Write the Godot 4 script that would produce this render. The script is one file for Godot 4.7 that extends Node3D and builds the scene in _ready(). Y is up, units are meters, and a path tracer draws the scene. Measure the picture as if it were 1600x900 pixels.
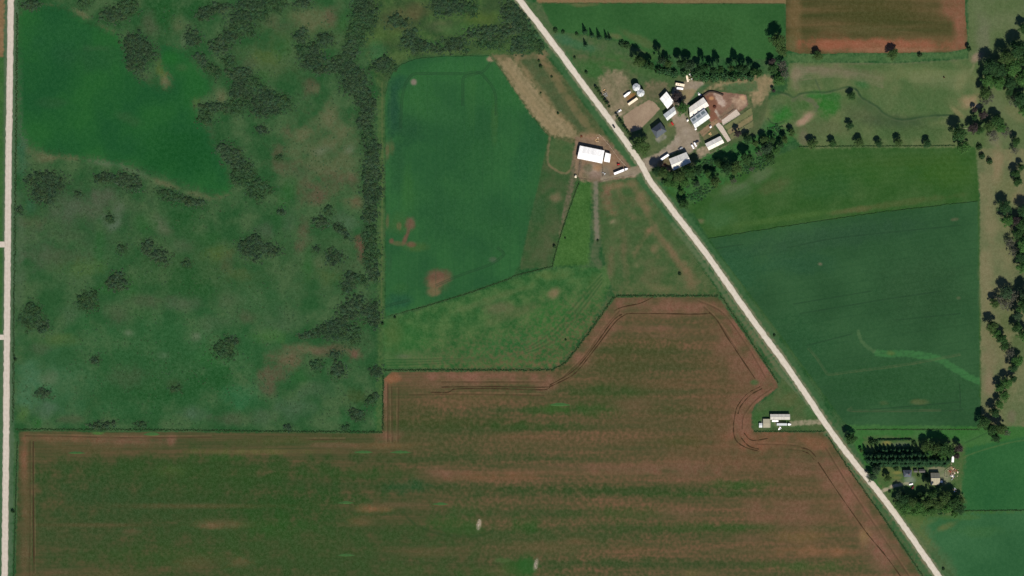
extends Node3D
# Farmland seen straight from above: two gravel roads, crop fields, a wet meadow, three farmsteads, a wooded creek.
# One photo pixel is S metres of ground; P(x, y) gives the place on the ground, x to the east, y to the south.
const S := 0.75
const MAP_W := 1920
const MAP_H := 1080
const MAP_X := 160
const MAP_Y := 90
# light that level ground receives at this exposure, used to turn sunlit colours into base colours
const LIGHT_R := 1.81
const LIGHT_G := 1.74
const LIGHT_B := 1.70

var rng := RandomNumberGenerator.new()
var taken := {}
var mats := {}

# ------------------------------------------------------------------ small helpers
func P(x: float, y: float, h := 0.0) -> Vector3:
	return Vector3((x - 800.0) * S, h, (y - 450.0) * S)

func lin(c: float) -> float:
	return c / 12.92 if c <= 0.04045 else pow((c + 0.055) / 1.055, 2.4)

func enc(c: float) -> float:
	return c * 12.92 if c <= 0.0031308 else 1.055 * pow(c, 1.0 / 2.4) - 0.055

func base(r: float, g: float, b: float) -> Color:   # sunlit 0-255 colour on level ground -> sRGB base colour
	return Color(enc(lin(r / 255.0) / LIGHT_R), enc(lin(g / 255.0) / LIGHT_G), enc(lin(b / 255.0) / LIGHT_B))

func numbered(called: String) -> String:
	var n: int = taken.get(called, 0)
	taken[called] = n + 1
	return called if n == 0 else "%s_%03d" % [called, n]

func meta(o: Node, label: String, category: String, group := "", kind := "") -> void:
	if label != "": o.set_meta("label", label)
	if category != "": o.set_meta("category", category)
	if group != "": o.set_meta("group", group)
	if kind != "": o.set_meta("kind", kind)

func thing(called: String, label: String, category: String, at: Vector3, turn := 0.0, group := "") -> Node3D:
	var o := Node3D.new()
	o.name = numbered(called)
	add_child(o)
	o.position = at
	o.rotation.y = turn
	meta(o, label, category, group)
	return o

func part(called: String, mesh: Mesh, m: Material, parent: Node, at := Vector3.ZERO) -> MeshInstance3D:
	var o := MeshInstance3D.new()
	o.name = called
	o.mesh = mesh
	o.material_override = m
	parent.add_child(o, true)
	o.position = at
	return o

func solo(called: String, mesh: Mesh, m: Material, label: String, category: String, group := "", kind := "") -> MeshInstance3D:
	var o := MeshInstance3D.new()
	o.name = numbered(called)
	o.mesh = mesh
	o.material_override = m
	add_child(o)
	meta(o, label, category, group, kind)
	return o

func ordinal(n: int) -> String:
	var ones := ["", "first", "second", "third", "fourth", "fifth", "sixth", "seventh", "eighth", "ninth", "tenth", "eleventh", "twelfth", "thirteenth", "fourteenth", "fifteenth", "sixteenth", "seventeenth", "eighteenth", "nineteenth"]
	var tens := ["", "", "twent", "thirt", "fort", "fift", "sixt", "sevent", "eight", "ninet"]
	if n < 20: return ones[n]
	return tens[n / 10] + ("ieth" if n % 10 == 0 else "y-" + ones[n % 10])

func mat(key: String, c: Color, rough := 0.9, spec := 0.2, metal := 0.0) -> StandardMaterial3D:
	if mats.has(key): return mats[key]
	var m := StandardMaterial3D.new()
	m.albedo_color = c
	m.roughness = rough
	m.metallic_specular = spec
	m.metallic = metal
	m.cull_mode = BaseMaterial3D.CULL_DISABLED
	mats[key] = m
	return m

func tri_mesh(v: PackedVector3Array, uv := PackedVector2Array(), col := PackedColorArray()) -> ArrayMesh:
	var a := []
	a.resize(Mesh.ARRAY_MAX)
	a[Mesh.ARRAY_VERTEX] = v
	if uv.size(): a[Mesh.ARRAY_TEX_UV] = uv
	if col.size(): a[Mesh.ARRAY_COLOR] = col
	var m := ArrayMesh.new()
	m.add_surface_from_arrays(Mesh.PRIMITIVE_TRIANGLES, a)
	return m

func quad(v: PackedVector3Array, a: Vector3, b: Vector3, c: Vector3, d: Vector3) -> void:
	v.append_array([a, b, c, a, c, d])

func hexa(v: PackedVector3Array, lo: Array, hi: Array) -> void:   # two rings of the same length, closed
	var n := lo.size()
	for i in n:
		quad(v, lo[i], hi[i], hi[(i + 1) % n], lo[(i + 1) % n])
	for i in range(1, n - 1):
		v.append_array([hi[0], hi[i + 1], hi[i], lo[0], lo[i], lo[i + 1]])

func box(v: PackedVector3Array, c: Vector3, s: Vector3) -> void:
	var h := s / 2
	var lo := [c + Vector3(-h.x, -h.y, -h.z), c + Vector3(h.x, -h.y, -h.z), c + Vector3(h.x, -h.y, h.z), c + Vector3(-h.x, -h.y, h.z)]
	var hi := []
	for p in lo: hi.append(p + Vector3(0, s.y, 0))
	hexa(v, lo, hi)

func round_box(v: PackedVector3Array, c: Vector3, s: Vector3, r: float, taper := 0.0) -> void:   # plan with cut corners, top ring drawn in
	var lo := []
	var hi := []
	var top := []
	for k in [[-1, -1, 0], [1, -1, 1], [1, 1, 0], [-1, 1, 1]]:
		var px: float = k[0] * s.x / 2
		var pz: float = k[1] * s.z / 2
		var a := Vector3(px - k[0] * r, 0, pz)
		var b := Vector3(px, 0, pz - k[1] * r)
		for q in ([b, a] if k[2] == 0 else [a, b]):
			lo.append(c + q + Vector3(0, -s.y / 2, 0))
			hi.append(c + q + Vector3(0, s.y / 2 - r * 0.5, 0))
			top.append(c + Vector3(q.x * (1 - taper) - sign(q.x) * r * 0.4, s.y / 2, q.z * (1 - taper) - sign(q.z) * r * 0.4))
	var n := lo.size()
	for i in n:
		quad(v, lo[i], hi[i], hi[(i + 1) % n], lo[(i + 1) % n])
		quad(v, hi[i], top[i], top[(i + 1) % n], hi[(i + 1) % n])
	for i in range(1, n - 1): v.append_array([top[0], top[i + 1], top[i], lo[0], lo[i], lo[i + 1]])

func ring(c: Vector3, r: float, n: int, axis := 1) -> Array:
	var out := []
	for i in n:
		var a := TAU * i / n
		if axis == 1: out.append(c + Vector3(cos(a) * r, 0, sin(a) * r))
		elif axis == 2: out.append(c + Vector3(cos(a) * r, sin(a) * r, 0))
		else: out.append(c + Vector3(0, cos(a) * r, sin(a) * r))
	return out

# ------------------------------------------------------------------ the colour map of the land
var R: PackedFloat32Array
var G: PackedFloat32Array
var B: PackedFloat32Array
var zone: PackedByteArray
var n_grain: PackedByteArray
var n_mid: PackedByteArray
var n_wide: PackedByteArray
var n_clump: PackedByteArray
var n_row: PackedByteArray
var n_patch: PackedByteArray
var n_warp: PackedByteArray

func noise_bytes(w: int, h: int, freq: float, octaves: int, sd: int) -> PackedByteArray:
	var n := FastNoiseLite.new()
	n.seed = sd
	n.noise_type = FastNoiseLite.TYPE_SIMPLEX_SMOOTH
	n.frequency = freq
	n.fractal_octaves = octaves
	n.fractal_type = FastNoiseLite.FRACTAL_FBM
	var im := n.get_image(w, h, false, false, true)
	if w != MAP_W or h != MAP_H: im.resize(MAP_W, MAP_H, Image.INTERPOLATE_CUBIC)
	return im.get_data()

func spans(poly: PackedVector2Array, w: int, h: int, ox: float, oy: float) -> PackedByteArray:
	var m := PackedByteArray()
	m.resize(w * h)
	var n := poly.size()
	for y in h:
		var yy := y + 0.5 + oy
		var xs := []
		for i in n:
			var a := poly[i]
			var b := poly[(i + 1) % n]
			if (a.y <= yy) != (b.y <= yy): xs.append(a.x + (yy - a.y) / (b.y - a.y) * (b.x - a.x) - ox)
		xs.sort()
		for k in range(0, xs.size() - 1, 2):
			var x0 := clampi(roundi(xs[k]), 0, w)
			var x1 := clampi(roundi(xs[k + 1]), 0, w)
			for x in range(x0, x1): m[y * w + x] = 255
	return m

func to_map(pts: Array) -> PackedVector2Array:
	var out := PackedVector2Array()
	for i in range(0, pts.size(), 2): out.append(Vector2(pts[i] + MAP_X, pts[i + 1] + MAP_Y))
	return out

# fill an outline: colour a to b by noise, grain on top, soft edge, zone number
func fill(pts: Array, ca: Array, cb: Array, nz: PackedByteArray, contrast := 1.6, grain := 6.0, soft := 0, alpha := 1.0, id := 0) -> void:
	var poly := to_map(pts)
	var lo := Vector2(1e9, 1e9)
	var hi := Vector2(-1e9, -1e9)
	for p in poly:
		lo = lo.min(p)
		hi = hi.max(p)
	var pad := soft * 2 + 1
	var x0 := maxi(0, int(lo.x) - pad)
	var y0 := maxi(0, int(lo.y) - pad)
	var x1 := mini(MAP_W, int(hi.x) + pad + 1)
	var y1 := mini(MAP_H, int(hi.y) + pad + 1)
	var w := x1 - x0
	var h := y1 - y0
	if w <= 0 or h <= 0: return
	var m := spans(poly, w, h, x0, y0)
	if soft > 0:
		var im := Image.create_from_data(w, h, false, Image.FORMAT_L8, m)
		im.resize(maxi(2, w / soft), maxi(2, h / soft), Image.INTERPOLATE_TRILINEAR if false else Image.INTERPOLATE_LANCZOS)
		im.resize(w, h, Image.INTERPOLATE_BILINEAR)
		m = im.get_data()
	var ar: float = ca[0]; var ag: float = ca[1]; var ab: float = ca[2]
	var dr: float = cb[0] - ar; var dg: float = cb[1] - ag; var db: float = cb[2] - ab
	for y in h:
		var j := (y + y0) * MAP_W + x0
		var k := y * w
		for x in w:
			var mk := m[k + x]
			if mk > 0:
				var i := j + x
				var t := clampf((nz[i] / 255.0 - 0.5) * contrast + 0.5, 0.0, 1.0)
				var a := alpha * mk / 255.0
				if soft > 0: a = clampf(a + (n_clump[i] - 128) * 0.006 * a * (1.0 - a) * 4.0, 0.0, 1.0)
				var gr := (n_grain[i] - 128) * grain / 85.0 + (n_clump[i] - 128) * grain / 140.0
				R[i] += (ar + dr * t + gr - R[i]) * a
				G[i] += (ag + dg * t + gr - G[i]) * a
				B[i] += (ab + db * t + gr * 0.8 - B[i]) * a
				if mk > 127 and id > 0: zone[i] = id

# an uneven soft patch
func blob(cx: float, cy: float, rx: float, ry: float, rot: float, c: Array, alpha := 0.7, clip := -1, rough := 0.55) -> void:
	cx += MAP_X
	cy += MAP_Y
	var e := maxf(rx, ry) * 1.45 + 3
	var x0 := maxi(0, int(cx - e)); var x1 := mini(MAP_W, int(cx + e) + 1)
	var y0 := maxi(0, int(cy - e)); var y1 := mini(MAP_H, int(cy + e) + 1)
	var cs := cos(deg_to_rad(rot)); var sn := sin(deg_to_rad(rot))
	var cr: float = c[0]; var cg: float = c[1]; var cb: float = c[2]
	for y in range(y0, y1):
		var row := y * MAP_W
		for x in range(x0, x1):
			var i := row + x
			if clip >= 0 and zone[i] != clip: continue
			var dx := x - cx
			var dy := y - cy
			var u := (dx * cs + dy * sn) / rx
			var v := (dy * cs - dx * sn) / ry
			var d := sqrt(u * u + v * v) + ((n_warp[i] - 128) * 0.0042 + (n_clump[i] - 128) * 0.0022) * rough
			if d < 1.3:
				var a := clampf((1.3 - d) / (0.55 + rough * 0.8), 0.0, 1.0)
				a = a * a * (3.0 - 2.0 * a) * alpha * (1.0 - rough * 0.5 + rough * n_mid[i] / 255.0)
				var gr := ((n_grain[i] - 128) * 0.12 + (n_clump[i] - 128) * 0.07) * minf(1.0, rough * 1.4)
				R[i] += (cr + gr - R[i]) * a
				G[i] += (cg + gr - G[i]) * a
				B[i] += (cb + gr - B[i]) * a

# a line of worn or trodden ground
func stroke(pts: Array, width: float, c: Array, alpha := 0.8, soft := 1.0, clip := -1, broken := 0.3) -> void:
	var poly := to_map(pts)
	var e := width / 2 + soft + 1
	var lo := Vector2(1e9, 1e9)
	var hi := Vector2(-1e9, -1e9)
	for p in poly:
		lo = lo.min(p)
		hi = hi.max(p)
	var x0 := maxi(0, int(lo.x - e)); var x1 := mini(MAP_W, int(hi.x + e) + 1)
	var y0 := maxi(0, int(lo.y - e)); var y1 := mini(MAP_H, int(hi.y + e) + 1)
	var w := x1 - x0
	var h := y1 - y0
	if w <= 0 or h <= 0: return
	var m := PackedFloat32Array()
	m.resize(w * h)
	for s in poly.size() - 1:
		var a := poly[s]
		var b := poly[s + 1]
		var ab := b - a
		var l2 := maxf(ab.length_squared(), 1e-6)
		var sx0 := maxi(x0, int(minf(a.x, b.x) - e)); var sx1 := mini(x1, int(maxf(a.x, b.x) + e) + 1)
		var sy0 := maxi(y0, int(minf(a.y, b.y) - e)); var sy1 := mini(y1, int(maxf(a.y, b.y) + e) + 1)
		for y in range(sy0, sy1):
			for x in range(sx0, sx1):
				var px := x + 0.5 - a.x
				var py := y + 0.5 - a.y
				var t := clampf((px * ab.x + py * ab.y) / l2, 0.0, 1.0)
				var d := sqrt((px - t * ab.x) * (px - t * ab.x) + (py - t * ab.y) * (py - t * ab.y))
				var q := clampf((width / 2 + soft - d) / maxf(soft, 0.5), 0.0, 1.0)
				var k := (y - y0) * w + x - x0
				if q > m[k]: m[k] = q
	for y in h:
		for x in w:
			var q := m[y * w + x]
			if q > 0.0:
				var i := (y + y0) * MAP_W + x + x0
				q = clampf(q + (n_clump[i] - 128) * 0.005 * minf(1.0, soft * 0.6), 0.0, 1.0)
				if clip >= 0 and zone[i] != clip: continue
				var a2 := q * alpha * (1.0 - broken + broken * 1.6 * n_mid[i] / 255.0)
				R[i] += (c[0] - R[i]) * a2
				G[i] += (c[1] - G[i]) * a2
				B[i] += (c[2] - B[i]) * a2

func smooth(pts: Array, closed := false, steps := 6) -> Array:
	var out := []
	var n := pts.size() / 2
	var last := n if closed else n - 1
	for i in last:
		var q := []
		for k in [-1, 0, 1, 2]:
			var j: int = posmod(i + k, n) if closed else clampi(i + k, 0, n - 1)
			q.append(Vector2(pts[2 * j], pts[2 * j + 1]))
		for s in steps:
			var t := float(s) / steps
			var p: Vector2 = q[1].cubic_interpolate(q[2], q[0], q[3], t)
			out.append(p.x)
			out.append(p.y)
	if not closed:
		out.append(pts[2 * n - 2])
		out.append(pts[2 * n - 1])
	return out

func shifted(pts: Array, d: float) -> Array:   # a line moved sideways by d
	var out := []
	var n := pts.size() / 2
	for i in n:
		var a := Vector2(pts[2 * maxi(i - 1, 0)], pts[2 * maxi(i - 1, 0) + 1])
		var b := Vector2(pts[2 * mini(i + 1, n - 1)], pts[2 * mini(i + 1, n - 1) + 1])
		var s := (b - a).normalized().orthogonal() * d
		out.append(pts[2 * i] + s.x)
		out.append(pts[2 * i + 1] + s.y)
	return out

# ------------------------------------------------------------------ outlines on the land (photo pixels)
var ROAD := [740, -104, 776, -50, 812, 0, 846, 44, 882, 92, 918, 141, 955, 190, 983, 229, 1002, 257, 1016, 283, 1034, 306, 1062, 343, 1100, 392, 1130, 434, 1160, 477, 1190, 519, 1222, 562, 1253, 607, 1285, 655, 1315, 697, 1345, 735, 1372, 768, 1400, 805, 1433, 852, 1466, 900, 1500, 952, 1530, 995]
var ROAD_WEST := [17.6, -95, 17, 0, 15.4, 112, 13.7, 225, 12.4, 340, 11.5, 450, 10.5, 560, 9.7, 675, 8.4, 790, 7.2, 900, 6.2, 995]
var CROP_NORTHWEST := [26, 30, 40, 16, 62, 9, 98, 12, 122, 26, 150, 43, 178, 51, 194, 74, 198, 104, 214, 122, 236, 134, 262, 142, 270, 128, 256, 104, 250, 78, 262, 70, 285, 79, 302, 97, 320, 121, 332, 133, 322, 148, 302, 152, 300, 166, 314, 185, 325, 205, 331, 226, 346, 250, 358, 280, 361, 298, 345, 304, 312, 295, 282, 284, 250, 272, 222, 260, 190, 255, 160, 249, 130, 245, 100, 240, 64, 232, 46, 222, 34, 200, 29, 110]
var CROP_CENTRE := [602, 495, 602, 200, 602, 150, 606, 130, 614, 113, 628, 100, 650, 92, 690, 88.5, 765, 87, 782, 109, 800, 135, 830, 180, 857, 213, 851, 245, 840, 295, 828, 345, 812, 415, 800, 432, 735, 455, 660, 478]
var HAY_STRIP := [598, 501, 660, 482, 735, 459, 800, 436, 862, 419, 951, 416, 956, 440, 945, 470, 915, 520, 880, 562, 862, 575, 600, 576]
var SOIL_FIELD := [30, 674, 597, 677, 600, 592, 612, 581, 862, 580, 885, 568, 925, 515, 962, 465, 1122, 464, 1170, 533, 1214, 598, 1216, 605, 1180, 632, 1174, 645, 1174, 668, 1178, 675, 1285, 676, 1300, 692, 1368, 792, 1440, 902, 1502, 995, 22, 995, 28, 760]
var CROP_EAST := [1107, 373, 1180, 361, 1250, 350, 1380, 331, 1528, 314, 1530, 480, 1532, 668, 1335, 670, 1318, 660, 1278, 604, 1230, 538, 1122, 394]
var CROP_NORTH := [846, 5, 1226, 6, 1226, 84, 1192, 93, 1100, 89, 1012, 82, 986, 69, 930, 55, 872, 50, 860, 36]
var CROP_SOUTHEAST := [1448, 808, 1500, 802, 1600, 799, 1770, 797, 1770, 1000, 1556, 1000, 1500, 915, 1468, 868, 1440, 826]
var ARENA := [973, 182, 990, 170, 1014, 156, 1023, 160, 1031, 170, 1018, 185, 1000, 202, 986, 207, 976, 196]

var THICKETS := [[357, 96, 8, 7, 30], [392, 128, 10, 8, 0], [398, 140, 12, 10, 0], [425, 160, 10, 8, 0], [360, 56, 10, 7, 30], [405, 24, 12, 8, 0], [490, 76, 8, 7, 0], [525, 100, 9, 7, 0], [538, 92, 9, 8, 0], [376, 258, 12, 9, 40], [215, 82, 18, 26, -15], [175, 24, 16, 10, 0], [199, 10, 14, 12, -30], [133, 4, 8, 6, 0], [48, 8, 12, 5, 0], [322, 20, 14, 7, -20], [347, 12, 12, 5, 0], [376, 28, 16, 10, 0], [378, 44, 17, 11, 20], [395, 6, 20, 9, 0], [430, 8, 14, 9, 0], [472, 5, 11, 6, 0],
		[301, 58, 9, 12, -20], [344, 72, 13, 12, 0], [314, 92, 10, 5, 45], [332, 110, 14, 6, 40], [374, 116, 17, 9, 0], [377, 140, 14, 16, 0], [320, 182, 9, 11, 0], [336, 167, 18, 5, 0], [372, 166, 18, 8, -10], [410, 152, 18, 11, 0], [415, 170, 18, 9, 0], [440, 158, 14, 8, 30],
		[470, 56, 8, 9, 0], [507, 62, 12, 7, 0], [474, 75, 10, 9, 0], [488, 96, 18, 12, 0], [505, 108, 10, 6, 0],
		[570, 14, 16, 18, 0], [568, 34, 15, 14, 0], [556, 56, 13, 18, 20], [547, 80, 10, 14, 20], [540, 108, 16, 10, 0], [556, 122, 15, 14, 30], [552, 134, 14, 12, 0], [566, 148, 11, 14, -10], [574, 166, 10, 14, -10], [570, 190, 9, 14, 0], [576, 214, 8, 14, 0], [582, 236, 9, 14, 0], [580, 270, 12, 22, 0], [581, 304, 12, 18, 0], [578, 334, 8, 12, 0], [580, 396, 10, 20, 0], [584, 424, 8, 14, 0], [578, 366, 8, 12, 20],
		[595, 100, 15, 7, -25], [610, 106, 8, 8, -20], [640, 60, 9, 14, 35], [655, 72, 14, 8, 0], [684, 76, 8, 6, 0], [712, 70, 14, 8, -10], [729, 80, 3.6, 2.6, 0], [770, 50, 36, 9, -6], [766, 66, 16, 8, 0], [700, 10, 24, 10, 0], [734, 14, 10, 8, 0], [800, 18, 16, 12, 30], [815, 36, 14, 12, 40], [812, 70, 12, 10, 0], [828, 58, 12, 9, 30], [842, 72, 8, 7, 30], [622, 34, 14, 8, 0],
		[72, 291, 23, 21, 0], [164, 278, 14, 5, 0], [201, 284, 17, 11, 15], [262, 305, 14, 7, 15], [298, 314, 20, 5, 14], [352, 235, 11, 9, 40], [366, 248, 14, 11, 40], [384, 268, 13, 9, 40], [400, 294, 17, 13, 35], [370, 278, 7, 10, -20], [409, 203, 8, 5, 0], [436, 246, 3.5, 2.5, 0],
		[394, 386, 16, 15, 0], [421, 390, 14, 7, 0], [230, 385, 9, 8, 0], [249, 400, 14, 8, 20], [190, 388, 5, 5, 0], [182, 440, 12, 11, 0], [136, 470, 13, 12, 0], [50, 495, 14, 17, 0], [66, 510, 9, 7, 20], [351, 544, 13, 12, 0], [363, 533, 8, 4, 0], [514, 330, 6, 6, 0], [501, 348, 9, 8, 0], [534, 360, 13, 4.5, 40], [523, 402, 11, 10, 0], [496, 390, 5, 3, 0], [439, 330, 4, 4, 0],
		[548, 433, 8, 7, 0], [543, 449, 8, 7, 0], [565, 437, 7, 5, 0], [552, 484, 22, 15, -25], [583, 492, 9, 16, 0], [520, 515, 24, 12, -10], [545, 522, 16, 12, 20], [478, 524, 11, 3.5, -15], [494, 570, 9, 6, 0], [528, 577, 9, 10, 0], [525, 553, 8, 4, 0], [588, 580, 8, 7, 0], [578, 626, 5, 5, 0], [587, 617, 4, 3, 0], [555, 645, 9, 5, 0], [560, 652, 6, 4, 0], [160, 664, 16, 4, -6], [220, 663, 8, 3.5, 0], [291, 411, 6, 4, 0], [172, 341, 5, 5, 40], [122, 304, 4, 3, 0], [275, 608, 6, 4, 0], [68, 614, 10, 5, 0], [30, 328, 4, 4, 0], [150, 562, 5, 4, 0], [450, 667, 4, 3, 0], [538, 668, 5, 3, 0]]

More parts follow.
